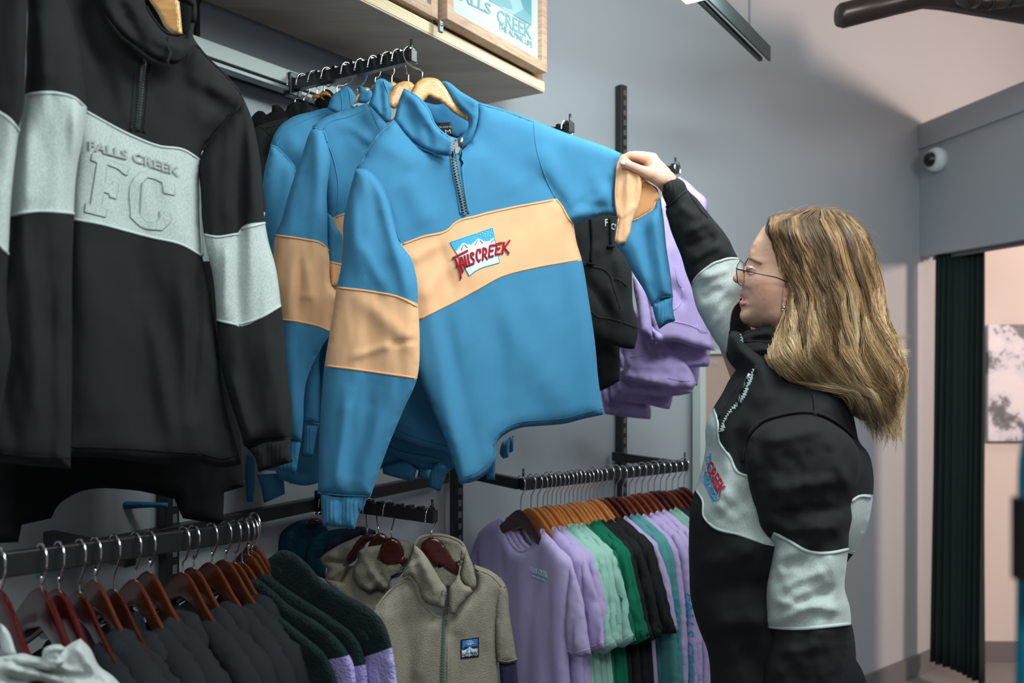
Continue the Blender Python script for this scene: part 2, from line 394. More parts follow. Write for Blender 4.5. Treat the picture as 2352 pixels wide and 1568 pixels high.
# proud strip along the top of the header
o=struct(prism('trim_1',[Q-TC*.12,C1-TC*.12,C1+TC*.3,Q+TC*.3],CZ+(810-344)/F*4.1,PTOP+.004,M['wall']))
struct(prism('floor',[(-4.5,-2.5),(5.4,-2.5),(5.4,5.2),(-4.5,5.2)],-.06,0,M['floor']))
struct(prism('ceiling',[(-4.5,-2.5),(5.4,-2.5),(5.4,5.2),(-4.5,5.2)],CEIL,CEIL+.08,M['ceil']))
M['skirt']=newmat('grey_skirting',s2l(104,104,108),.5)
e=NB*.014
struct(prism('baseboard_back',[K+UB*.02,B1-UB*.02,B1-UB*.02+e,K+UB*.02+e],0.001,.1,M['skirt']))
struct(prism('baseboard_left',[A0,K,K+NA*.014,A0+NA*.014],0.001,.1,M['skirt']))
struct(prism('baseboard_far',[D0+Vector((.02,-.016,0)),D1+Vector((0,-.016,0)),D1+Vector((0,-.002,0)),D0+Vector((.02,-.002,0))],0.001,.1,M['skirt']))
# ------------------------------------------------------------------ cabinet with framed posters (on the left wall)
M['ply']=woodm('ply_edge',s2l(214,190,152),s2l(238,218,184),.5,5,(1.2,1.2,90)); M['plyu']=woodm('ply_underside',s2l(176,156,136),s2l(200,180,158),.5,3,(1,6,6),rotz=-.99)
M['frame']=woodm('oak_frame',s2l(172,138,114),s2l(202,170,146),.45,5,(3,3,30)); M['posterw']=newmat('poster_paper',s2l(180,189,194),.35)
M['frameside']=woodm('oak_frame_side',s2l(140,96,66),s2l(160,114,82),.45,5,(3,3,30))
M['pteal']=newmat('poster_teal',s2l(112,152,160),.5); M['pteal2']=newmat('poster_pale_teal',s2l(142,172,178),.5); M['pteal3']=newmat('poster_mid_teal',s2l(88,142,154),.5)
offf=.30; dF=DA+offf
cf=onplane(NA,dF,1250,213); zb=cf.z
cab=thing('display_cabinet','long pale plywood wall cabinet with framed poster doors above the blue sweaters','cabinet',(cf.x-NA.x*.1-UA.x*.6,cf.y-NA.y*.1-UA.y*.6,zb))
FL=Vector((cf.x,cf.y,0)); LL=2.6
FB=FL-NA*.262
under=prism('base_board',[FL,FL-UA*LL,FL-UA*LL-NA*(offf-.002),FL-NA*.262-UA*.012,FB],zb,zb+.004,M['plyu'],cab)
prism('bottom_edge',[FL+NA*.001,FL-UA*LL+NA*.001,FL-UA*LL-NA*(offf-.002),FB],zb+.0045,zb+.030,M['ply'],cab)
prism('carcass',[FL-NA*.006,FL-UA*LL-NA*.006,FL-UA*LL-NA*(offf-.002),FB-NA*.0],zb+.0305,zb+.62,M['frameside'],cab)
def fa(x,y,off=0.0): return onplane(NA,dF+off,x,y)
def cabframe(x0,x1,off,proud,poster_fn=None):
    a=fa(x0,300,off); b=fa(x1,300,off); a.z=b.z=0; zc=zb+.036; top=zb+.60
    if poster_fn is None: pass
    door=box('cabinet_door',(a+b)/2+NA*(-proud/2)+UP*(zc+top)/2,UA,NA,UP,((b-a).length-.004,proud*.5,top-zc-.01),M['posterw'],cab)
    st=.026
    for nm,c,sz in (('frame_stile',a+UA*st/2,None),('frame_stile',b-UA*st/2,None)):
        box(nm,c+UP*(zc+top)/2-NA*proud*.35,UA,NA,UP,(st,proud*1.3,top-zc),M['frame'],door,.002).location=(0,0,0)
    for zz in (zc+st/2,top-st/2):
        box('frame_rail',(a+b)/2+UP*zz-NA*proud*.35,UA,NA,UP,((b-a).length-2*st+.002,proud*1.28,st),M['frame'],door,.002).location=(0,0,0)
    return door,a,b
d1,a1,b1=cabframe(1021,1251,.030,.028)
d2,a2,b2=cabframe(700,1002,.012,.020)
for dd in (d1,d2): pass
# print on the right door
pr=.0305-.028*.28
def pp(x,y,o=0): return fa(x,y,.030-.007+.0008+o)
def decal(name,px,mat,parent,o=0):
    f=[pp(x,y,o+.0004) for x,y in px]; bk=[pp(x,y,o-.0003) for x,y in px]
    v,fc=poly_vf(f,bk); ob=mesh_obj(name,v,fc,mat,parent,smooth=False); ob.data.flip_normals(); return ob
for nm,px,mt,o in (('poster_print',[(1095,-60),(1221,8),(1221,58),(1122,0),(1085,-22)],M['pteal2'],0),
              ('poster_print',[(1190,-20),(1221,-4),(1221,58),(1203,20)],M['pteal3'],.0006),
              ('poster_print',[(1140,-30),(1166,-18),(1178,22),(1150,14),(1122,0)],M['pteal'],.0006),
              ('poster_print',[(1203,20),(1221,40),(1221,58),(1180,34)],M['pteal'],.0010)):
    decal(nm,px,mt,cab,o)
def tq(q,o=.0006):
    qm=quadmap(q); return lambda u,v,off: pp(*qm(u,v),o+off)
text_quad('poster_lettering','FALLS',tq([(1044,-31),(1128,9),(1128,35),(1044,-6)]),M['pteal'],cab,.02,thick=.0002)
text_quad('poster_lettering','CREEK',tq([(1142,19),(1222,58),(1222,92),(1142,51)]),M['pteal'],cab,.02,thick=.0002)
text_quad('poster_lettering','THE ALPINE LIFE',tq([(1146,53),(1223,97),(1223,110),(1146,66)]),M['pteal'],cab,.004,thick=.0002)
tube('poster_line',[pp(1036,26,.0005),pp(1236,137,.0005)],.0006,newmat('thin_grey_line',s2l(130,150,160),.5),cab,5)
# lock between the doors
lk=box('lock',fa(1012,61,.02),UA,NA,UP,(.014,.008,.028),M['steel'],cab,.002)
tube('lock_barrel',[fa(1011,58,.02)+NA*.003,fa(1011,58,.02)+NA*.006],.0035,M['chrome'],cab,12)
# ------------------------------------------------------------------ shop-fitting on the walls
def apt(x,y,off): return onplane(NA,DA+off,x,y)
def bpt(x,y,off): return onplane(NB,DB+off,x,y)
# upper rail (galvanised) with cable trunking beneath it
ra=apt(420,90,.05); rb=apt(1000,300,.05); zr=apt(560,146,.05).z
rail=thing('wall_rail','galvanised horizontal rail on the left wall under the plywood cabinet','rail',(ra.x,ra.y,zr))
ra.z=rb.z=zr
beam('rail_bar',ra,rb,.03,.034,M['alu'],rail,.002); 
beam('rail_lip',ra-UP*.028+NA*.004,rb-UP*.028+NA*.004,.028,.010,M['steel'],rail,.002)
beam('rail_back',ra-NA*.032,rb-NA*.032,.03,.05,M['blackm'],rail,.002)
def post(name,label,p,z0,z1,n,u,wid=.03):
    t=thing(name,label,'post',(p.x,p.y,z0)); p=Vector((p.x,p.y,0))
    box('post_body',p+UP*(z0+z1)/2,u,n,UP,(wid,.028,z1-z0),M['blackm'],t,.002)
    V=[];Fc=[]; z=z0+.04
    while z<z1-.02:
        v,f=box_vf(p+n*.0145+u*.003+UP*z,u,n,UP,.005,.0008,.009); b=len(V); V+=v; Fc+=[tuple(b+i for i in q) for q in f]; z+=.034
    o=mesh_obj('slots',V,Fc,M['slot'],t,smooth=False); o['kind']='stuff'; return t
M['slot']=newmat('slot_grey',s2l(96,96,100),.6)  # plain mid grey for the slots, lighter than the black post
post('slotted_wall_post','tall black slotted post on the back wall right of the held sleeve',bpt(1427,300,.02),.02,bpt(1427,197,.02).z,NB,UB)
post('slotted_wall_post','black slotted post in the wall corner behind the taupe fleeces',K+NA*.025+NB*.03-UA*.02,.02,1.9,NB,UB)
post('slotted_wall_post','black slotted post on the left wall above the honey brown hangers',apt(388,1200,.02),.02,2.2,NA,UA)
# lower crossbar on the left wall
ca=apt(150,1240,.045); cb=apt(1024,1096,.045); zc=apt(900,1121,.045).z; ca.z=cb.z=zc
t=thing('crossbar','black horizontal crossbar on the left wall below the blue sweaters','rail',(cb.x,cb.y,zc))
beam('bar',ca,cb,.025,.03,M['blackm'],t,.002)
def arm(label,root,tip,wid=.018,hei=.026,group=None,notches=12):
    t=thing('clothes_rail',label,'rail',tuple(root),group)
    beam('arm_bar',root,tip,wid,hei,M['blackm'],t,.0015)
    d=(tip-root).normalized(); L=(tip-root).length
    tube('end_pin',[tip-d*.008,tip-d*.008+UP*(hei/2+.022)],.0032,M['blackm'],t,8)
    box('mounting_bracket',root+d*.012,d,UP.cross(d),UP,(.024,wid*1.9,hei*2.0),M['blackm'],t,.002)
    if notches:
        V=[];Fc=[]; s=UP.cross(d).normalized()
        for i in range(notches):
            c=root+d*(L*(i+.6)/notches)+UP*(hei/2+.0015); v,f=box_vf(c,d,s,UP,L/notches*.18,wid*.46,.003); b=len(V); V+=v; Fc+=[tuple(b+k for k in q) for q in f]
        mesh_obj('notch_strip',V,Fc,M['blackp'],t,smooth=False)
    return t
tipA=onplane(NA,DA+.42,952,128); rootA=tipA-NA*.37; 
arm('black notched arm carrying the blue and peach sweaters under the cabinet',rootA,tipA,notches=14)
tipT=onplane(NA,DA+.40,1000,1186); rootT=tipT-NA*.35
arm('black arm carrying the taupe fleeces below the crossbar',rootT,tipT,hei=.028)
tip2=P(1314,292,2.15); root2=tip2-NB*.42; arm('black arm tip showing above the blue sleeve, holding the black hoodies',root2,tip2)
tip3=P(1556,388,2.5); root3=tip3-NB*.40; arm('black arm behind the raised hand, holding the lilac hoodies',root3,tip3)
# arm off-frame for the black sweaters
tipL=P(330,-105,1.3); rootL=tipL-NA*.25; arm('black arm above the frame carrying the black and grey sweaters',rootL,tipL)
tube('bracket_strut',[apt(452,110,.03),apt(452,8,.03),apt(475,-30,.08),apt(520,-60,.2)],.007,M['blackm'],cab,8)
# T-shirt rail parallel to the back wall
b0=P(1198,1112,2.275); n0=NB.dot(b0); b1=onplane(NB,n0,1576,1074); b1.z=b0.z
TR=thing('t_shirt_rail','long black rail packed with t-shirt hangers in front of the back wall','rail',tuple(b0))
beam('rail_bar',b0,b1,.02,.032,M['blackm'],TR,.002)
for p in (b0+UB*.006,b1-UB*.006): tube('end_pin',[p,p+UP*.042],.0032,M['blackm'],TR,8)
for p,l in ((b0,.31),(b1-UB*.02,.31)): beam('support_arm',p-NB*.012,p-NB*l,.018,.03,M['blackm'],TR,.002)
# left hanging rail
l0=P(-70,1308,1.10); l1=P(590,1216,1.55)
LR=thing('hanger_rail','black rail at the lower left with cherry and honey wooden hangers','rail',tuple(l1))
beam('rail_bar',l0,l1,.014,.034,M['blackm'],LR,.002)
beam('rail_bracket',l1-UA*.25,l1-UA*.25-NA*.24,.02,.03,M['blackm'],LR,.002)
# ------------------------------------------------------------------ ceiling track, lamp, ducts, dome camera
M['track']=newmat('dark_track',s2l(60,70,72),.5,.3)
ta=P(1600,-40,2.02); tb=P(1768,106,2.57); ta.z=tb.z=(ta.z+tb.z)/2
ta=tb-UA*1.1
T=thing('ceiling_track','dark suspended lighting track near the ceiling, right of the lit lamp','light fitting',tuple(tb))
beam('track_channel',ta,tb,.006,.045,M['track'],T,.001); beam('track_lower_lip',ta-UP*.018+NA*-.022,tb-UA*.02-UP*.018+NA*-.022,.012,.012,M['track'],T,.001); beam('track_flange',ta+UP*.02-NA*.01,tb-UA*.02+UP*.02-NA*.01,.026,.004,M['track'],T,.001)
hp=tb-UA*.20; tube('suspension_rod',[hp+UP*.02,Vector((hp.x,hp.y,CEIL))],.003,M['steel'],T,6)
M['lamp']=newmat('lit_diffuser',(1,1,1),.5); bb=M['lamp'].node_tree.nodes['Principled BSDF']; bb.inputs['Emission Color'].default_value=(.93,1,1,1); bb.inputs['Emission Strength'].default_value=7
lt=P(1600,0,2.1); LT=thing('strip_lamp','lit white strip lamp end at the top edge of the photo','lamp',tuple(lt))
box('diffuser',lt-UA*.48+UP*.012,UA,NA,UP,(1.0,.07,.018),M['lamp'],LT,.003); box('lamp_housing',lt-UA*.48+UP*.036,UA,NA,UP,(1.0,.075,.028),M['track'],LT,.003)
M['duct']=newmat('bronze_black_duct',s2l(70,58,54),.32,.6)
def duct(label,pts,r,rings,grp=None):
    t=thing('duct_pipe',label,'pipe',tuple(pts[0])); tube('pipe',pts,r,M['duct'],t,24)
    for i,(a,f) in enumerate(rings):
        p=pts[a].lerp(pts[a+1],f); d=(pts[a+1]-pts[a]).normalized(); tube('joint_ring',[p-d*.006,p+d*.006],r*1.05 if not hasattr(r,'__len__') else r[0]*1.05,M['blackp'],t,24)
    return t
dp=[P(1924,37,2.62),P(1934,36,2.62),P(2060,4,2.62),P(2120,-12,2.62),P(2170,-8,2.64),P(2352,24,2.75),P(2600,60,2.95)]
duct('dark bronze round duct ending left, near the ceiling at upper right',dp,[.031]+[.038]*2+[.041]*4,[(1,.96),(2,.5),(4,.1),(4,.42),(4,.62),(4,.85)])
duct('short dark elbow pipe crossing above the long bronze duct',[P(2215,8,2.45),P(2222,2,2.45),P(2232,-30,2.45),P(2250,-90,2.45),P(2260,-140,2.45)],[.02,.036,.037,.037,.037],[(2,.5)])
duct('thin upper bronze pipe beside the duct at the top right corner',[P(2240,6,2.56),P(2300,0,2.57),P(2352,-6,2.58),P(2500,-30,2.6)],.024,[(0,.5),(1,.3)])
# dome camera
cc=P(2150,365,3.97); DC=thing('dome_camera','white security dome camera with black eye on the right wall header','camera',tuple(cc))
def lathe(name,c,ax,prof,mat,parent,n=28):
    ax=ax.normalized(); u=ax.orthogonal().normalized(); v=ax.cross(u); V=[];Fc=[]
    for (h,r) in prof:
        for k in range(n):
            a=2*math.pi*k/n; V.append(c+ax*h+(u*math.cos(a)+v*math.sin(a))*r)
    for i in range(len(prof)-1):
        for k in range(n):
            k2=(k+1)%n; Fc.append((i*n+k,i*n+k2,(i+1)*n+k2,(i+1)*n+k))
    return mesh_obj(name,V,Fc,mat,parent)
ax=-TC.normalized()
cw=onplane(Vector((.986,.165,0)),Vector((.986,.165,0)).dot(Q),2160,367)
lathe('dome_housing',cw,ax,[(0,.0),(0,.056),(.03,.056),(.045,.05),(.05,.036),(.05,0)],M['white'],DC)
lathe('dome_eye',cw,ax,[(.045,.035),(.06,.033),(.072,.024),(.079,.012),(.081,.0)],M['blackp'],DC)
# ------------------------------------------------------------------ curtain, fitting room poster, mirror panel
M['curtain']=fabric('dark_green_curtain',s2l(40,50,50),var=.05,sheen=.05)
V=[];Fc=[]
cs=[(2152,4.02),(2262,3.86)]
nx=90; nz=14
pa=P(2150,600,4.02); pb=P(2264,600,3.80)
for j in range(nz+1):
    f=j/nz; ztop=hz+.0; zbot=.095; z=ztop+(zbot-ztop)*f
    for i in range(nx+1):
        g=i/nx; p=pa.lerp(pb,g); nrm=Vector((-(pb-pa).y,(pb-pa).x,0)).normalized()
        flare=1+.10*f
        q=pa+(pb-pa)*((g-.5)*flare+.5)-Vector((.02,0,0))*f
        am=(.018+.012*math.sin(g*9))*(0.5+.5*f)
        q=q+nrm*am*math.sin(g*math.pi*2*9+math.sin(f*2+g*5)*.7); V.append(Vector((q.x,q.y,z-.02*g*f)))
for j in range(nz):
    for i in range(nx): a=j*(nx+1)+i; Fc.append((a,a+nx+1,a+nx+2,a+1))
cu=thing('curtain','dark green fitting room curtain hanging in pleats beside the doorway','curtain',(pa.x,pa.y,.09))
co=mesh_obj('curtain_cloth',V,Fc,M['curtain'],cu); md=co.modifiers.new('s','SOLIDIFY'); md.thickness=.004
beam('curtain_track',Q+Vector((.06,-.02,0))+UP*(hz-.01),C1+UP*(hz-.01)+Vector((.06,0,0)),.02,.015,M['steel'],cu)
# mountain photo on the far wall
def mountain(m):
    N,L,b=nodes(m); tc=N.new('ShaderNodeTexCoord'); mp=N.new('ShaderNodeMapping'); mp.inputs['Rotation'].default_value=(0,.9,0); L.new(tc.outputs['Object'],mp.inputs[0])
    n=N.new('ShaderNodeTexNoise'); n.inputs['Scale'].default_value=5.5; n.inputs['Detail'].default_value=8; n.inputs['Roughness'].default_value=.62; L.new(mp.outputs[0],n.inputs['Vector'])
    r=N.new('ShaderNodeValToRGB'); r.color_ramp.elements[0].position=.40; r.color_ramp.elements[0].color=(*s2l(90,96,104),1); r.color_ramp.elements[1].position=.56; r.color_ramp.elements[1].color=(*s2l(214,216,228),1)
    e=r.color_ramp.elements.new(.44); e.color=(*s2l(134,140,152),1); e=r.color_ramp.elements.new(.47); e.color=(*s2l(196,202,220),1)
    L.new(n.outputs[0],r.inputs[0]); L.new(r.outputs[0],b.inputs['Base Color'])
M['photo']=newmat('snow_mountain_print',(.7,.7,.7),.5); mountain(M['photo'])
yf=D0.y-.03
pc=(P(2268,745,yf)+P(2600,1012,yf))/2; h=P(0,745,yf).z-P(0,1012,yf).z; wd=P(2600,0,yf).x-P(2268,0,yf).x
po=box('mountain_photo',pc+Vector((0,0,0)),Vector((1,0,0)),Vector((0,1,0)),UP,(wd,.02,h),M['photo']); tag(po,'snowy mountain photo print on the fitting room wall beside the curtain','poster')
# ridge of rocks on the print
V=[];Fc=[]
# pink board with pale frame leaning on the back wall behind the lilac hoodies
M['pinkb']=newmat('pale_pink_board',s2l(186,158,146),.5); M['framew']=newmat('pale_grey_frame',s2l(196,204,200),.5)
qa=bpt(1606,820,.05); qb=bpt(1780,820,.05); qa.z=qb.z=0; zt=bpt(1640,808,.05).z
PB=thing('framed_board','pale pink board in a light grey frame on the back wall behind the person','board',(qa.x,qa.y,.3))
box('board_panel',(qa+qb)/2+UP*(zt+.3)/2,UB,NB,UP,((qb-qa).length,.012,zt-.3),M['pinkb'],PB)
for p in (qa,qb): box('frame_side',p+UP*(zt+.3)/2,UB,NB,UP,(.030,.04,zt-.3+.03),M['framew'],PB,.002)
for z in (zt,.3): box('frame_edge',(qa+qb)/2+UP*z,UB,NB,UP,((qb-qa).length-.03,.04,.016),M['framew'],PB,.002)
qm=quadmap([(1632,826),(1650,829),(1650,839),(1632,836)])
text_quad('board_lettering','EEK',lambda u,v,o: bpt(*qm(u,v),.0575+o),M['framew'],PB)
# blurred teal garment and dark sign at the right edge, close to the camera
M['tealb']=fabric('bright_teal_cloth',s2l(30,130,160))
pn=Panel([(2336,1180),(2344,1020),(2380,900),(2440,890),(2470,1300),(2470,1700),(2330,1700),(2333,1450)],aff(.62),.02,50,sp=14)
tg=thing('teal_garment','out of focus teal garment at the right edge of the photo, close by','garment',tuple(P(2345,1400,.62))); pn.emit('cloth',M['tealb'],None,tg)
dk=box('dark_tag_card',P(2352,1236,.58)+Vector((.012,0,0)),Vector((1,0,0)),Vector((0,1,0)),UP,(.036,.01,.056),M['blackp']); tag(dk,'blurred black card in front of the teal garment at the right edge','card')
# ------------------------------------------------------------------ wooden hangers
def hanger_geo(half=.215):
    V=[];Fc=[]; zt=[(0,0),(.02,-.003),(.04,-.012),(.07,-.034),(.1,-.058),(.15,-.088),(.19,-.105),(.215,-.118)]
    zb=[(0,-.062),(.05,-.076),(.1,-.104),(.15,-.130),(.19,-.142),(.215,-.134)]
    xs=[-1+2*i/40 for i in range(41)]; n=12; k=half/.215
    for a in xs:
        x=a*.215; ax=abs(x); t=np.interp(ax,*zip(*zt)); b=np.interp(ax,*zip(*zb)); th=.0065+.003*(ax/.215)**2
        if abs(a)==1: t=b=(t+b)/2; th=.0005; 
        hh=max((t-b)/2,.001) if abs(a)<1 else .002; zc=(t+b)/2; yb=-.006*(ax/.215)**2
        for i in range(n):
            an=2*math.pi*i/n; c,s=math.cos(an),math.sin(an)
            c=math.copysign(abs(c)**.55,c); s=math.copysign(abs(s)**.55,s)
            V.append(Vector((x*k,yb+th*c,zc+hh*s)))
    for i in range(40):
        for j in range(n):
            j2=(j+1)%n; Fc.append((i*n+j,(i+1)*n+j,(i+1)*n+j2,i*n+j2))
    Fc.append(tuple(range(n))); Fc.append(tuple(range(40*n,41*n))[::-1])
    return V,Fc
HV,HF=hanger_geo()
_hm={}
def hanger_mesh(matk):
    if matk not in _hm:
        me=bpy.data.meshes.new('hanger_wood'); me.from_pydata([tuple(v) for v in HV],[],HF); me.polygons.foreach_set('use_smooth',[True]*len(me.polygons)); me.materials.append(M[matk]); me.update(); _hm[matk]=me
    return _hm[matk]
def hook_mesh(top):        # top: z of bar centre above the hanger top
    k=('hook',round(top,3))
    if k not in _hm:
        kk=top
        pts=[(0,-.012),(0,.018),(.002,kk-.034),(.014,kk-.018),(.0195,kk-.004),(.019,kk+.008),(.012,kk+.0185),(0,kk+.0225),(-.011,kk+.0185),(-.0175,kk+.009),(-.019,kk-.002)]
        q=spl([(a*1000,b*1000) for a,b in pts],False,4,80)/1000
        V,Fc=tube_vf([Vector((a,0,b)) for a,b in q],.0017,8); v2,f2=tube_vf([Vector((q[-1][0],0,q[-1][1]+.0015)),Vector((q[-1][0],0,q[-1][1]-.0015))],.0028,8,True,len(V)); V+=v2;Fc+=f2
        me=bpy.data.meshes.new('hanger_hook'); me.from_pydata([tuple(v) for v in V],[],Fc); me.polygons.foreach_set('use_smooth',[True]*len(me.polygons)); me.materials.append(M['chrome']); me.update(); _hm[k]=me
    return _hm[k]
def hanger(top,dirv,matk,label,group=None,drop=.068,scale=1.0,tilt=0,flip=1,cutback=0,ty=.8):
    """top = world position of the hanger's wooden top"""
    d=Vector(dirv).normalized(); rz=math.atan2(d.y,d.x)
    t=thing('clothes_hanger',label,'hanger',tuple(top),group,rz); t.rotation_euler=(0,tilt,rz)
    o=bpy.data.objects.new('wooden_body',hanger_mesh(matk)); COL.objects.link(o); o.parent=t; o.scale=(scale,ty,scale)
    o=bpy.data.objects.new('hook',hook_mesh(drop)); COL.objects.link(o); o.parent=t; o.scale=(flip,1,1)
    return t
def hangpx(top,lobes,mat,label,group,Z,th=.0065,bar=None,flip=1,step=5,noise=None):
    zf=aff(Z); g=thing('clothes_hanger',label,'hanger',tuple(P(top[0],top[1],float(zf(top[0],top[1])))),group)
    p=Panel(lobes,zf,th,5,sp=step,noise=noise,corner=60); p.emit('wooden_body',M[mat],None,g)
    zt=float(zf(top[0],top[1])); a=P(top[0],top[1]+3,zt)
    if bar is not None:
        # hook in the vertical plane crossing the bar
        drop=bar.z-a.z; s=flip
        L=Vector((bar.x-a.x,bar.y-a.y,0)); W=UA*.018*s
        pts=[a,a+UP*.016,a+L*.4+W*.5+UP*(drop*.45),a+L*.8+W*1.05+UP*(drop*.72),a+L+W*1.1+UP*(drop+.002),a+L+W*.75+UP*(drop+.014),a+L+UP*(drop+.0215),a+L-W*.8+UP*(drop+.013),a+L-W*1.1+UP*(drop-.006)]
        q=[]; n=len(pts)
        for i in range(n-1):
            p0=pts[max(i-1,0)];p1=pts[i];p2=pts[i+1];p3=pts[min(i+2,n-1)]
            for k in range(6):
                t=k/6; q.append(.5*((2*p1)+(-p0+p2)*t+(2*p0-5*p1+4*p2-p3)*t*t+(-p0+3*p1-3*p2+p3)*t**3))
        q.append(pts[-1]); tube('hook',q,.0016,M['chrome'],g,8); tube('hook_ball',[q[-1]-UP*.001,q[-1]-UP*.003],.0026,M['chrome'],g,8)
    return g
WORDS=['first','second','third','fourth','fifth','sixth','seventh','eighth','ninth','tenth','eleventh','twelfth','thirteenth','fourteenth','fifteenth','sixteenth','seventeenth','eighteenth','nineteenth','twentieth']
# ------------------------------------------------------------------ BLUE SWEATER (front, held by the person)
dB1=[(820,1.62),(1060,1.70),(1290,1.82),(1440,1.85)]
g=thing('quarter_zip_sweater','blue fleece sweater with peach chest band, its sleeve held up by the person','sweater',tuple(P(1057,1112,1.72)),'blue and peach sweaters')
BT=S([(860,585),(925,558),(968,542),(1034,521),(1042,512),(1096,493),(1172,475),(1277,455),(1290,452)])
BB=S([(900,775),(957,740),(994,720),(1045,695),(1096,667),(1147,639),(1223,618),(1300,604),(1360,594)])
SS=[(1278,456),(1290,473),(1303,497),(1317,516),(1330,525)]; BT=[q for q in BT if q[0]<1277]
body=[(906,275),(930,303),(965,334),(1000,350),(1050,352),(1074,332),(1089,304),(1096,271),(1099,234),(1140,246),(1224,275),(1300,305),(1400,340),(1431,354),(1422,369),(1416,410),(1412,455),(1419,498),(1393,493),(1365,500),(1336,510),(1318,514),(1322,545),(1338,603),(1351,680),(1366,782),(1376,884),(1387,952),(1348,960),(1295,973),(1239,978),(1193,983),(1162,996),(1142,1016),(1140,1052),(1121,1083),(1090,1105),(1057,1112),(1040,1062),(1019,1001),(994,940),(960,860),(925,740),(890,600),(870,470),(830,420),(817,388),(837,357),(856,321)]
pB=Panel(body,aff(dB1),.022,34,cuts=[BT+SS,BB],sp=8,noise=(.0045,150,260,8),seed=1,
 folds=[(1060,560,1290,940,38,.010),(980,640,1060,1080,30,.012),(1130,620,1160,1000,26,-.010),(1230,650,1290,960,40,.008),(1010,700,1100,1080,20,-.010),(940,600,1010,560,14,.006),(960,690,1040,600,16,.006),(1010,560,1040,680,12,-.005),
  (1230,330,1330,500,30,.012),(1300,520,1400,430,22,.010),(1330,470,1410,480,12,-.008),(1240,400,1300,480,14,-.008),(1360,390,1400,470,18,.006),(1290,500,1370,440,10,-.006),(930,400,990,520,30,.008),(1120,330,1200,440,40,.007),(880,330,960,380,22,.006),(1150,600,1190,500,20,-.004),(1080,300,1220,420,30,-.006)])
regPeach=BT+SS+[(1370,560)]+BB[::-1]
pB.emit('torso',M['blue'],None,g,not_in=[regPeach]); pB.emit('chest_band',M['peach'],regPeach,g)
pB.seam('band_piping',[[(x,y+3) for x,y in BT if x>924],[(x,y-3) for x,y in BB if 958<x<1337],[(1277,457),(1290,473),(1303,497),(1316,515)]],M['peach_pipe'],g,.0024,-.0004)
pB.seam('seam',[[(1226,280),(1229,321),(1246,389),(1269,443),(1275,454)],[(906,277),(870,310),(845,345),(837,362),(822,384)],[(1100,240),(1150,253),(1224,280)],[(818,389),(838,390),(867,414),(888,453),(903,507),(918,553)]],M['blue'],g,.0018,-.0004)
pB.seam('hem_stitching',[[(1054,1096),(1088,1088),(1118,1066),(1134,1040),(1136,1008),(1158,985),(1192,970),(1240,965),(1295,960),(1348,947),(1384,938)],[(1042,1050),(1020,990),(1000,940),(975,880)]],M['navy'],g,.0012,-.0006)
# left sleeve
sl=[(817,388),(838,389),(867,414),(888,453),(903,507),(920,560),(942,590),(957,640),(960,700),(964,776),(957,872),(927,940),(887,1037),(851,1141),(790,1140),(730,1134),(732,1026),(739,909),(745,843),(760,748),(774,657),(786,600),(790,500),(803,440)]
dS=[(700,1.60),(960,1.575)]; cA=S([(755,655),(790,659),(860,668),(920,681),(985,709)]); cB_=S([(715,840),(735,842),(800,849),(880,860),(985,876)])
pS=Panel(sl,aff(dS),.030,48,cuts=[cA,cB_],sp=8,noise=(.005,70,240,5),seed=2,
 folds=[(800,420,830,640,16,.006),(860,430,900,640,22,-.008),(870,440,940,690,12,.006),(820,680,960,800,20,.006),(810,820,900,790,9,.006),(900,790,960,780,7,-.006),(800,900,770,1130,14,.010),(860,890,800,1130,20,-.010),(830,560,880,660,14,.006)])
rS=cA+cB_[::-1]
pS.emit('sleeve',M['blue'],None,g,not_in=[rS]); pS.emit('sleeve_band',M['peach'],rS,g)
pS.seam('sleeve_piping',[[(776,661),(860,671),(920,684),(957,704)],[(748,840),(800,846),(880,857),(956,868)]],M['peach_pipe'],g,.0024,-.0004)
pS.seam('seam',[[(731,1131),(790,1136),(850,1138)]],M['blue'],g,.0028,-.0004)
pc_=Panel([(736,1132),(790,1134),(842,1132),(838,1160),(825,1180),(815,1215),(779,1210),(741,1208),(738,1170)],aff(1.60),.022,26,sp=6,noise=(.003,14,200,0),seed=3,folds=[(785,1140,782,1205,8,-.010)])
pc_.emit('cuff',M['blue_rib'],None,g)
# collar
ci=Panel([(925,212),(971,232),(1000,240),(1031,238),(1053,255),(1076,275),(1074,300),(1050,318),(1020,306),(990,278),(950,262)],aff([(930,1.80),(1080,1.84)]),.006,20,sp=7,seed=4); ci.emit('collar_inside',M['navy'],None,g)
lab=Panel([(1003,282),(1037,280),(1042,312),(1020,318),(1008,308)],aff(1.785),.001,5,sp=6,noise=None); lab.emit('neck_label',M['dark'],None,g)
qm=quadmap([(1008,290),(1036,289),(1037,293),(1009,294)]); text_quad('label_lettering','THE ALPINE LIFE',lambda u,v,o: P(*qm(u,v),1.7835-o),M['print'],g)
qm2=quadmap([(1022,298),(1034,297),(1036,306),(1024,308)]); text_quad('label_lettering','M',lambda u,v,o: P(*qm2(u,v),1.7835-o),M['print'],g)
cl=Panel([(928,203),(944,210),(971,230),(989,256),(999,281),(1014,299),(1035,313),(1051,318),(1044,330),(1036,358),(1000,352),(965,336),(928,305),(904,277),(911,252),(918,226)],aff([(905,1.66),(1050,1.655)]),.014,14,sp=6,noise=(.002,40,40,0),seed=5,folds=[(925,225,960,320,14,-.008),(945,220,1000,310,9,.007),(980,280,990,345,10,-.006)]); cl.emit('collar',M['blue'],None,g)
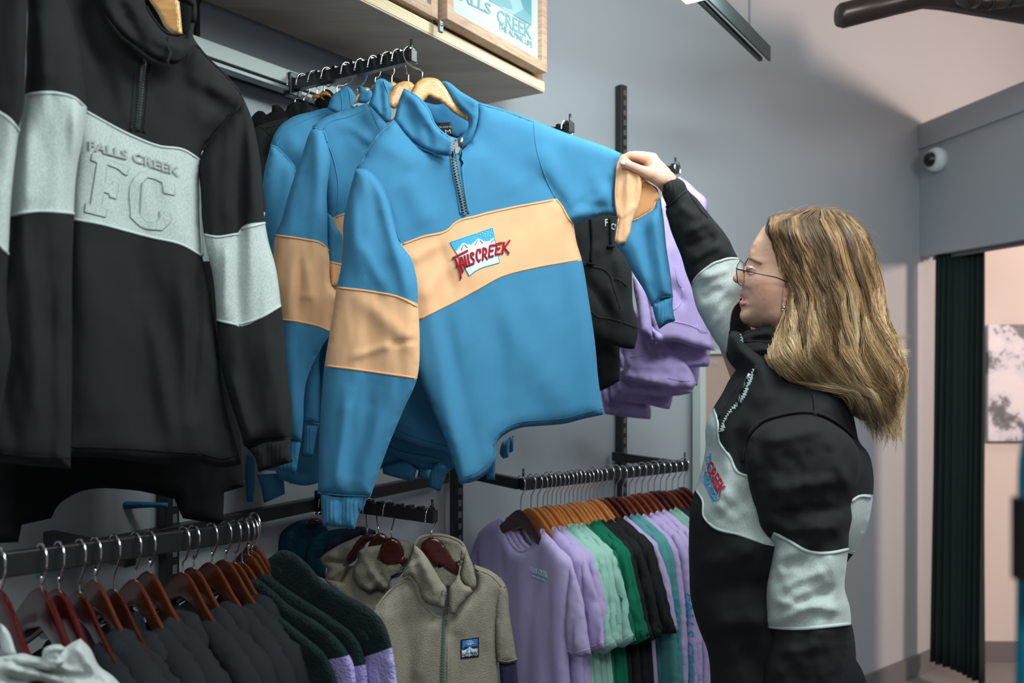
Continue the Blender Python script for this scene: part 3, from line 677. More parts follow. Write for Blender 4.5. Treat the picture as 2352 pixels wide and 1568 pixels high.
cr_=Panel([(1013,186),(1021,186),(1060,211),(1099,234),(1098,271),(1090,304),(1076,332),(1062,345),(1052,330),(1051,319),(1066,306),(1077,287),(1074,268),(1053,249),(1032,221)],aff([(1010,1.74),(1100,1.70)]),.012,12,sp=6,noise=(.002,40,40,0),seed=6,folds=[(1040,215,1085,270,8,.004)]); cr_.emit('collar',M['blue'],None,g)
cl.seam('seam',[[(930,206),(944,213),(969,234),(987,259),(997,284),(1013,303),(1034,317),(1049,321)],[(905,277),(924,304),(960,336),(996,351),(1028,357)]],M['blue'],g,.0018,-.0003)
cr_.seam('seam',[[(1016,188),(1036,222),(1056,248),(1078,268),(1080,287),(1070,305),(1056,316)]],M['blue'],g,.0016,-.0003)
# zip
zl=[(1039,318),(1040,345),(1045,380),(1052,415),(1060,450),(1068,492)]; zr=[(1056,330),(1057,355),(1059,390),(1064,440),(1069,492)]
zp=Panel([(1036,318),(1037,345),(1041,380),(1048,415),(1056,450),(1064,495),(1074,493),(1069,440),(1064,390),(1062,355),(1060,330),(1052,322)],aff(1.672),.002,6,sp=6,noise=None); 
zt=Panel([(x,y) for x,y in zl]+[(x+3,y) for x,y in zr[::-1]],aff(dB1),.003,8,sp=6,noise=None)
def zipper(parent,line,mat,surf,zo=-.004,r=.0028):
    q=spl(line,False,3.2,70); V=[];Fc=[]
    for i,(x,y) in enumerate(q):
        c=surf(x,y); v,f=box_vf(c+Vector((.0012 if i%2 else -.0012,0,0)),Vector((1,0,0)),Vector((0,1,0)),UP,r,.0012,.0009); b=len(V); V+=v;Fc+=[tuple(b+k for k in t_) for t_ in f]
    return mesh_obj('zip_teeth',V,Fc,mat,parent,smooth=False)
tp=tube('zip_tape',[pB.at(1041,340,.0015)]+[pB.at(x,y,.0015) for x,y in zl[1:]],.0045,M['blackm'],g,6)
zipper(g,zl,M['zip'],lambda x,y: pB.at(x,y,.007) if y>345 else P(x,y,1.632))
pB.seam('zip_guard',[[(1058,345),(1061,390),(1068,445),(1076,490)],[(1034,345),(1039,390),(1048,430),(1058,492)]],M['blue'],g,.0028,0)
tube('zip_slider',[P(1058,316,1.628),P(1059,336,1.628)],[.0045,.006],M['zip'],g,6)
tube('zip_cord',[P(1059,334,1.628),P(1060,352,1.63),P(1057,366,1.632),P(1062,374,1.632),P(1060,382,1.635)],[.0014,.0014,.003,.0026,.001],M['blackp'],g,6)
# held sleeve: folded peach band and hanging forearm
z1=1.80
k1=Panel([(1416,505),(1451,508),(1480,492),(1503,476),(1508,458),(1518,460),(1524,500),(1531,570),(1540,630),(1546,681),(1523,688),(1496,704),(1480,668),(1451,622),(1434,588),(1412,556)],aff([(1410,1.85),(1550,1.84)]),.024,38,sp=7,noise=(.003,30,150,0),seed=7,folds=[(1500,480,1530,680,12,.010),(1478,510,1500,690,12,-.010),(1450,540,1490,660,14,.006)])
k1.emit('held_forearm',M['blue'],None,g)
k1c=Panel([(1497,698),(1520,686),(1546,678),(1545,700),(1551,737),(1535,742),(1514,756),(1506,735)],aff(1.845),.020,20,sp=6,noise=None,seed=8); k1c.emit('cuff',M['blue_rib'],None,g)
k1.seam('seam',[[(1496,701),(1515,688)],[(1520,682),(1544,679)]],M['blue'],g,.0022,0)
k2=Panel([(1463,420),(1478,412),(1497,424),(1507,430),(1514,446),(1518,462),(1508,463),(1504,478),(1480,496),(1452,511),(1440,520)],aff(1.845),.006,8,sp=6,noise=None,seed=9); k2.emit('held_band_inside',M['peach_shade'],None,g)
k2.seam('sleeve_piping',[[(1451,508),(1480,493),(1502,476),(1506,462),(1516,460)],[(1480,414),(1498,430),(1510,446),(1516,460)]],M['peach_pipe'],g,.0024,-.001)
k3=Panel([(1432,353),(1440,361),(1455,374),(1468,383),(1472,395),(1474,425),(1468,467),(1451,513),(1447,535),(1436,559),(1420,561),(1412,552),(1417,526),(1419,500),(1413,478),(1412,455),(1414,410),(1421,369)],aff(1.822),.007,9,sp=5,corner=18,noise=(.0035,26,90,10),seed=10,folds=[(1446,385,1436,540,7,.006),(1428,400,1424,500,7,-.004),(1418,505,1462,470,6,.005),(1462,400,1455,500,6,-.004)]); k3.emit('held_band',M['peach'],None,g)
k3.seam('sleeve_piping',[[(1431,356),(1422,370),(1416,410),(1414,455),(1420,498)],[(1414,554),(1418,527),(1421,502)]],M['peach_pipe'],g,.0024,-.0004)
# embroidered logo
def surfpoly(name,panel,px,mat,parent,off,sp=5,th=.0008):
    p=Panel(px,0 if panel.local else panel.zf,0,10,sp=sp,noise=None,local=panel.local)
    fr=[panel.at(x,y,-off) if not panel.local else panel.at(x,y,off) for x,y in p.V]
    bk=[panel.at(x,y,-off+th) if not panel.local else panel.at(x,y,off-th) for x,y in p.V]; n=len(fr)
    # direction: at(off) adds toward camera
    fr=[panel.at(x,y,off) for x,y in p.V]; bk=[panel.at(x,y,off-th) for x,y in p.V]
    F2=[tuple(t) for t in p.T]+[(n+t[2],n+t[1],n+t[0]) for t in p.T]
    m=len(p.poly); F2+=[((i+1)%m,i,n+i,n+(i+1)%m) for i in range(m)]
    return mesh_obj(name,fr+bk,F2,mat,parent,smooth=False,local=panel.local)
def lg(x,y): return (980+x/7.842,480+y/7.842)
L_=lambda pts:[lg(*p) for p in pts]
surfpoly('logo_patch',pB,L_([(425,600),(1185,340),(1315,960),(870,1120),(770,1200)]),M['embwhite'],g,.0012)
surfpoly('logo_sky',pB,L_([(432,600),(1180,348),(1215,505),(1100,575),(930,520),(805,640),(655,600),(530,755)]),M['embsky'],g,.0017)
pB.seam('logo_edge',[L_([(425,600),(1185,340),(1315,960),(870,1120),(770,1200),(425,600)])],M['embsky'],g,.0009,.0014)
pB.seam('logo_snow',[L_(q) for q in ([(660,640),(625,740)],[(680,640),(735,695)],[(915,560),(875,650)],[(960,560),(1010,615)],[(1160,595),(1215,550)])],M['embsky'],g,.0009,.0018)
sn=[(900,445),(960,465),(1000,430),(1050,450),(1075,410),(1135,420),(1090,475),(1150,485),(1180,440),(1020,490),(1165,380),(1110,450),(1055,500),(1150,540)]
pB.seam('logo_snowflakes',[L_([(x-6,y+8),(x+6,y-8)]) for x,y in sn],M['embwhite'],g,.0007,.0026)
letters=[[(465,885),(740,745)],[(515,890),(570,1040),(610,1160),(615,1250)],[(530,1030),(660,975)],[(655,1130),(610,990),(600,880),(630,865),(665,960),(695,1060)],
 [(680,830),(700,920),(720,1025)],[(740,810),(750,900),(775,1000)],[(720,1025),(850,975),(855,920),(800,850),(795,800),(830,780),(845,830)],
 [(965,790),(965,725),(915,735),(900,800),(910,900),(940,945),(970,905)],[(1010,920),(1020,700)],[(1020,700),(1070,720),(1075,780),(1040,830),(1095,905)],
 [(1235,645),(1140,660),(1120,860),(1205,840)],[(1130,755),(1200,740)],[(1360,605),(1265,625),(1240,820),(1330,800)],[(1250,720),(1320,700)],[(1395,590),(1365,805)],[(1500,560),(1400,695),(1485,800)]]
pB.seam('logo_lettering_shadow',[L_([(x-6,y+22) for x,y in l]) for l in letters],M['embblue'],g,.0016,.0012,step=3,corner=40)
pB.seam('logo_lettering',[L_(l) for l in letters],M['embred'],g,.0021,.0030,step=3,corner=40)
# hanger 1
dpl=Vector((480/F*1.7,.20,0)).normalized()
def bar_pt(f,z=0): return rootA.lerp(tipA,f)+UP*z
hangpx((969,179),[(944,211),(956,190),(971,180),(989,178),(1006,182),(1021,198),(1046,236),(1100,262),(1170,284),(1165,296),(1090,285),(1046,262),(1010,233),(985,221),(974,232),(940,262),(890,305),(880,298),(920,250)],'hlight','pale beech hanger in the collar of the front blue sweater','hangers on the cabinet arm',[(880,1.69),(1040,1.715),(1170,1.775)],bar=bar_pt(.965),flip=-1)
# ------------------------------------------------------------------ BLUE SWEATER 2
g=thing('quarter_zip_sweater','second blue sweater, behind the held one, its peach sleeve band in full view','sweater',tuple(P(990,1060,1.84)),'blue and peach sweaters')
b2=[(717,290),(742,272),(764,262),(815,246),(843,236),(868,262),(889,285),(905,300),(960,340),(1060,380),(1080,700),(1062,900),(1060,1056),(1036,1042),(960,1022),(893,1000),(820,1010),(745,990),(740,850),(745,700),(758,560),(745,420),(730,330)]
P2=Panel(b2,aff([(700,1.75),(1060,1.86)]),.02,36,cuts=[[(740,508),(760,500),(772,496),(800,485),(860,470)]],sp=9,noise=(.004,120,240,0),seed=12,folds=[(785,285,850,330,14,.007),(800,300,880,370,10,-.008),(880,860,890,1000,18,.006),(830,300,900,420,24,.006)])
r2=[(740,508),(760,500),(772,496),(800,485),(860,470),(1100,420),(1100,600),(960,640),(757,690)]
P2.emit('torso',M['blue'],None,g,not_in=[r2]); P2.emit('chest_band',M['peach'],r2,g)
P2.seam('band_piping',[[(771,499),(800,488)]],M['peach_pipe'],g,.0022,0)
P2.seam('seam',[[(742,299),(756,282),(800,268),(846,249)],[(742,297),(751,325),(764,359),(773,397),(777,422),(774,490)],[(846,240),(858,268),(872,298)]],M['blue'],g,.0017,0)
P2.seam('hem_stitching',[[(745,975),(820,994),(893,984),(960,1006),(1036,1027)]],M['navy'],g,.0012,-.0004)
s2_=[(718,291),(742,299),(751,325),(758,360),(755,400),(751,440),(752,500),(753,560),(757,600),(757,630),(762,657),(778,675),(774,703),(764,735),(758,764),(739,797),(718,836),(703,879),(698,917),(697,960),(692,1016),(662,1007),(650,960),(640,850),(642,740),(634,700),(624,640),(628,580),(633,537),(644,512),(662,450),(680,394),(695,353),(708,312)]
cA=S([(600,531),(633,537),(660,541),(700,547),(738,556),(760,575),(790,600)]); cB_=S([(600,731),(645,736),(688,742),(740,754),(790,770)])
PS2=Panel(s2_,aff([(620,1.70),(780,1.68)]),.028,40,cuts=[cA,cB_],sp=8,noise=(.004,50,220,5),seed=13,
 folds=[(690,590,686,730,10,-.008),(700,600,720,700,12,.006),(730,330,740,520,14,.006),(690,680,720,678,6,.004),(660,760,680,1000,16,.008),(700,380,690,530,18,-.005)])
rs2=cA+cB_[::-1]
PS2.emit('sleeve',M['blue'],None,g,not_in=[rs2]); PS2.emit('sleeve_band',M['peach'],rs2,g)
PS2.seam('sleeve_piping',[[(633,541),(660,544),(700,550),(738,559),(755,576)],[(646,733),(688,739),(738,751),(757,760)]],M['peach_pipe'],g,.0022,0)
PS2.seam('seam',[[(720,293),(742,301),(752,328)]],M['blue'],g,.0022,0)
cf2=Panel([(660,1004),(692,1013),(684,1060),(680,1088),(650,1082),(610,1080),(625,1060),(655,1050)],aff(1.70),.018,18,sp=7,noise=None); cf2.emit('cuff',M['blue_rib'],None,g)
o2=Panel([(750,486),(764,500),(772,522),(783,534),(786,570),(785,607),(773,662),(757,655),(752,600),(752,540)],aff(1.715),.012,18,cuts=[[(700,592),(830,611)]],sp=6,noise=None)
o2.emit('sleeve_fold',M['blue'],[(700,400),(830,400),(830,611),(700,592)],g); o2.emit('sleeve_band',M['peach'],[(700,592),(830,611),(830,700),(700,700)],g); o2.seam('sleeve_piping',[[(757,601),(784,608)]],M['peach_pipe'],g,.0022,0)
c2=Panel([(858,195),(866,183),(879,180),(890,186),(904,198),(896,212),(894,234),(899,262),(896,280),(886,282),(868,262),(846,240),(856,213)],aff(1.745),.012,12,sp=5,noise=(.0015,20,40,0),folds=[(872,190,880,270,6,-.006)]); c2.emit('collar',M['blue'],None,g)
c2.seam('seam',[[(879,182),(889,208),(893,234),(896,262),(888,280)],[(860,192),(868,185),(878,182)]],M['blue'],g,.0018,0)
hangpx((938,186),[(904,198),(915,190),(930,186),(945,189),(952,196),(944,214),(925,230),(905,250),(896,246),(888,225),(896,210)],'hlight','beech hanger just behind the front blue sweater collar','hangers on the cabinet arm',1.77,bar=bar_pt(.88),flip=1)
hangpx((900,188),[(880,196),(890,189),(905,188),(915,196),(900,206)],'hlight','beech hanger half hidden in the second blue collar','hangers on the cabinet arm',1.79,bar=bar_pt(.80),flip=1)
# ------------------------------------------------------------------ BLUE SWEATER 3
g=thing('quarter_zip_sweater','third blue sweater from the front, its left shoulder beside the black sweater','sweater',tuple(P(700,1080,1.88)),'blue and peach sweaters')
b3=[(621,333),(629,310),(642,290),(654,280),(675,267),(713,257),(751,248),(775,252),(800,262),(820,240),(870,300),(900,600),(890,1000),(770,1090),(700,1115),(640,1100),(605,1000),(605,600),(640,500),(660,420),(640,360)]
P3=Panel(b3,aff([(600,1.83),(900,1.92)]),.016,36,sp=10,noise=(.004,90,240,0),seed=15,folds=[(660,300,700,400,20,.007)])
P3.emit('torso',M['blue'],None,g); P3.seam('seam',[[(633,336),(650,305),(690,280),(750,258)],[(752,252),(751,268)]],M['blue'],g,.0017,0)
s3=[(622,333),(634,337),(648,350),(662,364),(677,384),(679,400),(672,450),(655,500),(640,560),(632,700),(650,860),(660,1000),(630,1030),(600,1000),(590,800),(600,600),(604,500),(603,430),(608,390),(615,360)]
PS3=Panel(s3,aff([(600,1.79),(680,1.80)]),.022,36,sp=9,noise=(.003,40,200,5),seed=16); PS3.emit('sleeve',M['blue'],None,g); PS3.seam('seam',[[(622,334),(634,338),(648,351),(662,365),(676,384),(678,398)]],M['blue'],g,.0024,0)
c3=Panel([(751,250),(762,223),(770,213),(779,208),(790,200),(797,197),(805,202),(818,223),(812,240),(800,256),(785,262)],aff(1.83),.01,10,sp=5,noise=(.0015,12,30,0)); c3.emit('collar',M['blue'],None,g)
c3.seam('seam',[[(796,199),(803,215),(806,245)],[(781,209),(786,230),(785,258)]],M['blue'],g,.0015,0)
hangpx((822,214),[(806,240),(812,224),(820,214),(830,206),(842,200),(850,204),(846,214),(830,222),(822,236)],'hlight','beech hanger between the second and third blue collars','hangers on the cabinet arm',1.875,bar=bar_pt(.60),flip=1)
# fourth blue: collar between 3 and 2, plus the stack of hems below
def hembody(idx,pts,Z,label,collar=None,extra=(),mat='blue'):
    g=thing('quarter_zip_sweater',label,'sweater',tuple(P(pts[0][0],pts[0][1],Z)),'blue and peach sweaters')
    p=Panel(pts,aff(Z),.010,24,sp=11,noise=(.003,60,160,0),seed=20+idx); p.emit('torso',M[mat],None,g)
    if collar:
        c=Panel(collar,aff(Z-.03),.009,10,sp=5,noise=(.001,14,30,0),seed=idx); c.emit('collar',M[mat],None,g)
    for nm,e in extra:
        c=Panel(e,aff(Z-.006),.010,14,sp=7,noise=None,seed=idx); c.emit(nm,M['blue_rib' if nm=='cuff' else 'blue'],None,g)
    return g,p
top=[(1000,520),(1050,700)]
g4,p4=hembody(1,[(840,420),(1010,420),(1050,800),(1062,1072),(1036,1076),(990,1063),(930,1052),(880,1036),(760,1060),(720,900),(760,600)],1.905,'fourth blue sweater, its collar seen between the second and third',
 collar=[(820,236),(822,215),(823,201),(829,197),(840,202),(854,209),(856,222),(843,236)],extra=[('cuff',[(1009,1058),(1032,1066),(1022,1100),(1010,1129),(985,1118),(990,1080)])])
p4.seam('hem_stitching',[[(770,1046),(880,1022),(930,1038),(990,1049),(1034,1062)]],M['navy'],g4,.0012,0)
g5,p5=hembody(2,[(800,500),(960,500),(1000,900),(1037,1077),(1030,1084),(970,1075),(915,1052),(890,1045),(780,1080),(700,1060),(720,800)],1.925,'fifth blue sweater whose hem shows below the fourth near the arm')
g6,p6=hembody(3,[(780,560),(930,560),(960,900),(990,1100),(984,1104),(958,1095),(962,1080),(900,1062),(870,1080),(790,1110),(700,1100),(700,800)],1.94,'sixth blue sweater, lowest hem in the stack near the crossbar',extra=[('cuff',[(935,1050),(958,1075),(950,1106),(905,1095),(880,1088),(878,1070)])])
p6.seam('hem_stitching',[[(872,1068),(920,1086),(952,1092)]],M['navy'],g6,.0012,0)
g7,p7=hembody(4,[(650,600),(760,600),(760,1100),(735,1108),(700,1112),(664,1110),(660,1090),(640,900)],1.90,'seventh blue sweater, hem beneath the sleeves near the black sweater',extra=[('cuff',[(566,1046),(583,1050),(586,1090),(582,1152),(568,1153),(564,1100)]),('cuff',[(590,1090),(650,1086),(655,1134),(606,1155),(600,1120)])])
# cuffs showing right of the front sweater's hem, on the sweaters behind
g8=thing('quarter_zip_sweater','blue sweater right at the back, only its ribbed cuffs showing right of the hem','sweater',tuple(P(1160,1050,1.95)),'blue and peach sweaters')
for pts,Z in (([(1112,1040),(1139,1010),(1137,1102),(1118,1100)],1.86),([(1152,1016),(1172,1004),(1168,1050),(1156,1053),(1149,1045)],1.93),([(1168,1004),(1180,1000),(1179,1036),(1170,1040)],1.95)):
    c=Panel(pts,aff(Z),.010,12,sp=6,noise=None); c.emit('cuff',M['blue_rib'],None,g8)
# sleeve with cuff between sweater 2 and 1
g9=thing('quarter_zip_sweater','blue sweater whose narrow sleeve and cuff hang behind the second one\'s sleeve','sweater',tuple(P(715,1050,1.8)),'blue and peach sweaters')
c=Panel([(740,600),(752,620),(755,760),(737,800),(735,880),(734,976),(715,972),(695,974),(697,920),(690,860),(700,700)],aff(1.755),.014,20,sp=8,noise=None); c.emit('sleeve',M['blue'],None,g9)
c.seam('seam',[[(695,972),(715,970),(733,974)]],M['blue'],g9,.002,0)
c=Panel([(698,974),(733,976),(729,990),(724,1020),(718,1051),(704,1047),(691,1048),(696,1010)],aff(1.755),.012,14,sp=6,noise=None); c.emit('cuff',M['blue_rib'],None,g9)
# remaining hooks/hangers along the arm
for i,(f,x,y) in enumerate([(.70,862,192),(.49,775,212)]):
    hangpx((x,y),[(x-10,y+12),(x-6,y+3),(x,y),(x+6,y+3),(x+10,y+12),(x,y+9)],'hlight',['pale hanger with chrome hook inside the second blue collar','pale hanger with chrome hook over the third blue collar'][i],'hangers on the cabinet arm',1.80+.06*i,bar=bar_pt(f))
# black garments at the back of this arm
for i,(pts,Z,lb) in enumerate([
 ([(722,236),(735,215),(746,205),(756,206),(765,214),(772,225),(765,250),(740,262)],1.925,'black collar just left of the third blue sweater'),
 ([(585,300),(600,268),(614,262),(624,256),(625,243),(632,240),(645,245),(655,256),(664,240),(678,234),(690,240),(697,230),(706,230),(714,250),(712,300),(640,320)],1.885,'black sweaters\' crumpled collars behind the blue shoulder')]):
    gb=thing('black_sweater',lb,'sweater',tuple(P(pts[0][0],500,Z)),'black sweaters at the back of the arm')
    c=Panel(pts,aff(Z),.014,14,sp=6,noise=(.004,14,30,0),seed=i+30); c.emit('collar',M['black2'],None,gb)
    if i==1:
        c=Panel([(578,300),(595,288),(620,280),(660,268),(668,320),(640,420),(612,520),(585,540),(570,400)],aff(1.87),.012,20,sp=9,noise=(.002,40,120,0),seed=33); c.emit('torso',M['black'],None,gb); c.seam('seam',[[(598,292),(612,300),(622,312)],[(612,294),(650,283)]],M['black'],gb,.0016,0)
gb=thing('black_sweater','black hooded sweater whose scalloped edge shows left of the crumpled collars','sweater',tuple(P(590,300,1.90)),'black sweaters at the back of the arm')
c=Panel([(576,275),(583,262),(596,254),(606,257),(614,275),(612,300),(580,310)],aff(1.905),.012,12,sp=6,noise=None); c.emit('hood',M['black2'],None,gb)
for i,(f,x,y) in enumerate([(.04,678,240),(.12,698,238),(.22,728,214),(.33,745,208)]):
    hangpx((x,y),[(x-16,y+16),(x-8,y+4),(x,y),(x+8,y+3),(x+18,y+16),(x+2,y+12)],'horange',f'{WORDS[i]} honey brown hanger from the wall end of the cabinet arm','hangers on the cabinet arm',1.93-.01*i,bar=bar_pt(f))
# ------------------------------------------------------------------ BLACK AND GREY SWEATERS (top left)
dK=[(0,1.12),(170,1.27),(460,1.40),(670,1.48)]
g=thing('quarter_zip_sweater','large black sweater with grey chest band embossed with FC letters','sweater',tuple(P(330,1070,1.33)),'black and grey sweaters')
kb=[(150,-140),(220,-90),(245,38),(275,77),(314,103),(363,138),(413,145),(452,103),(478,134),(517,172),(555,219),(553,245),(532,268),(497,306),(463,350),(461,371),(459,459),(465,589),(480,660),(497,766),(518,931),(555,1066),(510,1074),(458,1064),(373,1066),(249,1052),(150,1048),(150,700),(160,520),(165,300),(150,100),(60,-20)]
KT=S([(130,225),(199,253),(245,279),(306,310),(367,333),(421,341),(463,368),(490,385)])
KB=S([(130,500),(172,507),(230,517),(287,532),(344,547),(421,566),(468,592),(500,610)])
DVc=[(462,330),(461,371),(459,459),(465,589),(470,650)]
pK=Panel(kb,aff(dK),.024,46,cuts=[KT,KB,DVc],sp=10,noise=(.006,140,300,0),seed=41,
 folds=[(460,600,440,960,12,-.016),(420,620,450,1040,26,.014),(500,780,540,1040,18,.012),(200,560,240,1020,50,.012),(330,600,350,1030,50,-.010),(470,320,545,240,14,-.012),(470,190,540,220,18,.010),(420,190,520,260,20,-.008),(120,20,200,240,30,.016),(190,0,260,240,26,-.012),(340,700,400,1030,24,.010),(270,180,300,290,20,.006),(440,150,470,300,22,.008)])
DV=[(462,340),(461,371),(459,459),(465,589),(470,640)]; rK=[q for q in KT if q[0]<462]+DV[1:4]+[q for q in KB if q[0]<465][::-1]
pK.emit('torso',M['black'],None,g,not_in=[rK]); pK.emit('chest_band',M['grey'],rK,g)
pK.seam('band_piping',[[(199,256),(245,282),(306,313),(367,336),(421,344),(460,368)],[(172,504),(230,514),(287,529),(344,544),(421,563),(464,588)],[(461,370),(460,459),(465,588)]],M['grey_pipe'],g,.0022,0)
pK.seam('seam',[[(452,103),(478,134),(517,172),(553,216)],[(553,240),(530,266),(497,304),(465,344)]],M['black'],g,.0022,0)
pK.seam('hem_stitching',[[(164,1026),(290,1030),(373,1036),(452,1040)],[(460,1040),(510,1052),(545,1046)]],M['black2'],g,.0014,0)
def ol(name,lines,mat,r,off=.0005): pK.seam(name,[[(x/2.613,y/2.613) for x,y in l] for l in lines],mat,g,r,off,step=4,corner=35)
Fo=[(555,925),(770,1000),(760,1050),(735,1035),(720,1020),(640,985),(628,1095),(670,1110),(680,1090),(710,1100),(695,1190),(660,1180),(655,1160),(620,1150),(605,1245),(640,1255),(630,1300),(510,1270),(515,1225),(545,1230),(585,975),(550,960),(555,925)]
Co=[(1045,1170),(985,1155),(975,1095),(935,1075),(885,1062),(855,1090),(840,1290),(880,1330),(935,1335),(960,1310),(960,1270),(1025,1275),(1020,1330),(970,1380),(850,1360),(785,1300),(800,1080),(850,1030),(985,1050),(1045,1110),(1045,1170)]
Ci=[(1010,1130),(990,1080),(940,1055)]
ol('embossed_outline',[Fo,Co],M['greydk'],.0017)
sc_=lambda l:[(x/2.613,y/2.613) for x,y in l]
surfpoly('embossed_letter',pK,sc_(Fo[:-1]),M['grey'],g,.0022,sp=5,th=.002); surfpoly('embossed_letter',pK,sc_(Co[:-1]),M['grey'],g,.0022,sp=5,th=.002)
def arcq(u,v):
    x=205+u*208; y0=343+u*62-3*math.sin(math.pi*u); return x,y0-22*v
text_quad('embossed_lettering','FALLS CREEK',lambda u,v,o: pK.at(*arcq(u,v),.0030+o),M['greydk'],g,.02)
# collar
kc=Panel([(215,-60),(245,-80),(329,-10),(337,19),(356,50),(386,80),(425,84),(437,55),(440,15),(406,0),(380,-40),(440,-60),(452,38),(444,84),(455,103),(430,135),(410,146),(363,140),(310,104),(275,77),(245,38)],aff([(230,1.25),(455,1.335)]),.020,20,sp=7,noise=(.002,40,40,0),seed=42,folds=[(270,0,330,110,14,-.008),(350,90,420,115,12,.006)]); kc.emit('collar',M['black'],None,g)
ki=Panel([(325,-60),(440,-60),(446,20),(432,80),(390,84),(350,52),(328,10)],aff(1.42),.006,20,sp=9,noise=None); ki.emit('collar_inside',M['black2'],None,g)
kc.seam('seam',[[(312,101),(363,136),(412,142),(450,108)],[(336,14),(356,47),(386,76),(424,80)]],M['black'],g,.002,0)
pK.seam('zip_tape',[[(329,140),(322,220),(314,302)]],M['blackm'],g,.006,-.003); 
zipper(g,[(330,150),(322,225),(316,290)],M['track'],lambda x,y: pK.at(x,y,.003),r=.0026)
pK.seam('zip_guard',[[(345,150),(338,230),(330,305)],[(314,145),(307,220),(300,300)]],M['black'],g,.003,-.0005)
tube('zip_cord',[P(390,86,1.29),P(384,106,1.285),P(392,120,1.283),P(384,140,1.283),P(390,160,1.285)],[.0035,.002,.003,.0022,.001],M['black'],g,6)
hangpx((375,-70),[(320,-30),(340,-60),(375,-72),(405,-60),(412,0),(420,84),(386,70),(362,30),(342,0)],'hlight','pale wooden hanger seen through the black collar at the top','hangers above the frame',1.385,bar=tipL)
# right sleeve(s)
ks=[(555,219),(560,228),(574,260),(589,325),(601,421),(608,505),(618,560),(630,600),(646,704),(659,849),(669,990),(663,1016),(640,1012),(560,1024),(552,990),(539,952),(515,870),(501,807),(498,740),(490,640),(468,540),(462,450),(461,360),(497,306),(532,268),(553,243)]
cA=S([(430,533),(469,536),(488,541),(546,535),(553,524),(612,508),(640,500)]); cB_=S([(470,733),(499,736),(520,742),(548,749),(600,730),(645,704),(670,690)])
KS=Panel(ks,aff([(460,1.395),(670,1.44)]),.026,38,cuts=[cA,cB_],sp=8,noise=(.004,50,240,0),seed=43,folds=[(558,260,552,740,9,-.014),(580,300,590,500,14,.008),(520,320,520,520,18,.010),(520,560,515,730,10,.008),(530,860,570,1010,14,.012),(600,760,640,1000,30,.008)])
rKS=cA+cB_[::-1]
KS.emit('sleeve',M['black'],None,g,not_in=[rKS]); KS.emit('sleeve_band',M['grey'],rKS,g)
KS.seam('sleeve_piping',[[(470,538),(488,543),(547,537)],[(555,526),(608,512)],[(499,735),(520,740),(545,746)],[(550,746),(600,728),(644,702)]],M['grey_pipe'],g,.0022,0)
KC=Panel([(557,1018),(575,1024),(600,1012),(640,1008),(668,1004),(664,1030),(673,1060),(635,1072),(593,1084),(585,1050)],aff(1.43),.022,24,sp=7,noise=None,folds=[(610,1020,620,1070,12,-.008)]); KC.emit('cuff',M['black_rib'],None,g)
KS.seam('seam',[[(558,1016),(575,1022),(600,1012),(640,1008),(667,1006)]],M['black'],g,.0022,0)
# left sleeve
kl=[(30,-120),(110,-100),(165,40),(190,160),(199,252),(190,320),(178,380),(172,440),(170,492),(166,620),(166,800),(162,1076),(80,1070),(-60,1050),(-60,760),(0,620),(20,560),(23,497),(40,330),(57,214),(61,115),(60,-20)]
cA=S([(30,250),(57,216),(75,212),(141,212),(172,223),(210,255)]); cB_=S([(0,500),(23,496),(69,488),(130,488),(200,494)])
KL=Panel(kl,aff([(-60,1.12),(200,1.19)]),.03,46,cuts=[cA,cB_],sp=9,noise=(.005,60,260,0),seed=44,folds=[(170,240,178,480,14,.010),(60,300,70,480,18,.008),(60,540,90,1000,26,.012),(110,600,120,1040,20,-.008),(90,20,110,200,26,.012)])
rKL=cA+cB_[::-1]
KL.emit('sleeve',M['black'],None,g,not_in=[rKL]); KL.emit('sleeve_band',M['grey'],rKL,g)
KL.seam('sleeve_piping',[[(57,219),(75,216),(141,216),(172,226),(197,250)],[(24,495),(69,486),(130,486),(169,490)]],M['grey_pipe'],g,.0022,0)
KL.seam('hem_stitching',[[(0,1040),(80,1048),(160,1052)]],M['black2'],g,.0014,0)
# sweater behind A on the right: second black sleeve
g=thing('quarter_zip_sweater','black sweater right behind the FC one, its grey sleeve edge beside the blue','sweater',tuple(P(560,1000,1.5)),'black and grey sweaters')
s=Panel([(556,222),(575,262),(592,330),(604,425),(609,490),(600,520),(570,500),(548,440),(540,330)],aff(1.50),.02,26,cuts=[[(585,487),(612,487)]],sp=8,noise=None); s.emit('sleeve',M['black'],[(400,100),(700,100),(700,487),(400,487)],g); s.emit('sleeve_band',M['grey'],[(400,487),(700,487),(700,600),(400,600)],g)
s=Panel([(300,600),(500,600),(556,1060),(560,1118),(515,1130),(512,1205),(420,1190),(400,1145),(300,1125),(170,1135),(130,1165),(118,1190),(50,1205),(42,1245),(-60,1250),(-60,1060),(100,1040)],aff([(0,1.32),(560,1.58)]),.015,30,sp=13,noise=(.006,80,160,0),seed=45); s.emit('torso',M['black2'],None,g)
# leftmost sweater
g=thing('quarter_zip_sweater','black and grey sweater cut off by the left edge of the photo','sweater',tuple(P(0,1000,1.05)),'black and grey sweaters')
s=Panel([(-200,-200),(63,-200),(64,0),(60,130),(52,260),(42,300),(34,364),(25,459),(19,585),(15,700),(25,800),(10,900),(-5,1010),(-200,1050)],aff(1.08),.02,40,cuts=[[(-30,235),(0,256),(23,272),(48,300)],[(-40,525),(0,562),(25,592)]],sp=10,noise=(.004,80,240,0),seed=46)
rg=[(-250,200),(-30,235),(0,256),(23,272),(48,300),(60,420),(28,594),(0,562),(-40,525),(-250,500)]
s.emit('sleeve',M['black'],None,g,not_in=[rg]); s.emit('sleeve_band',M['grey'],rg,g); s.seam('sleeve_piping',[[(-5,256),(23,275),(43,300)],[(-5,557),(18,583)]],M['grey_pipe'],g,.0022,0)
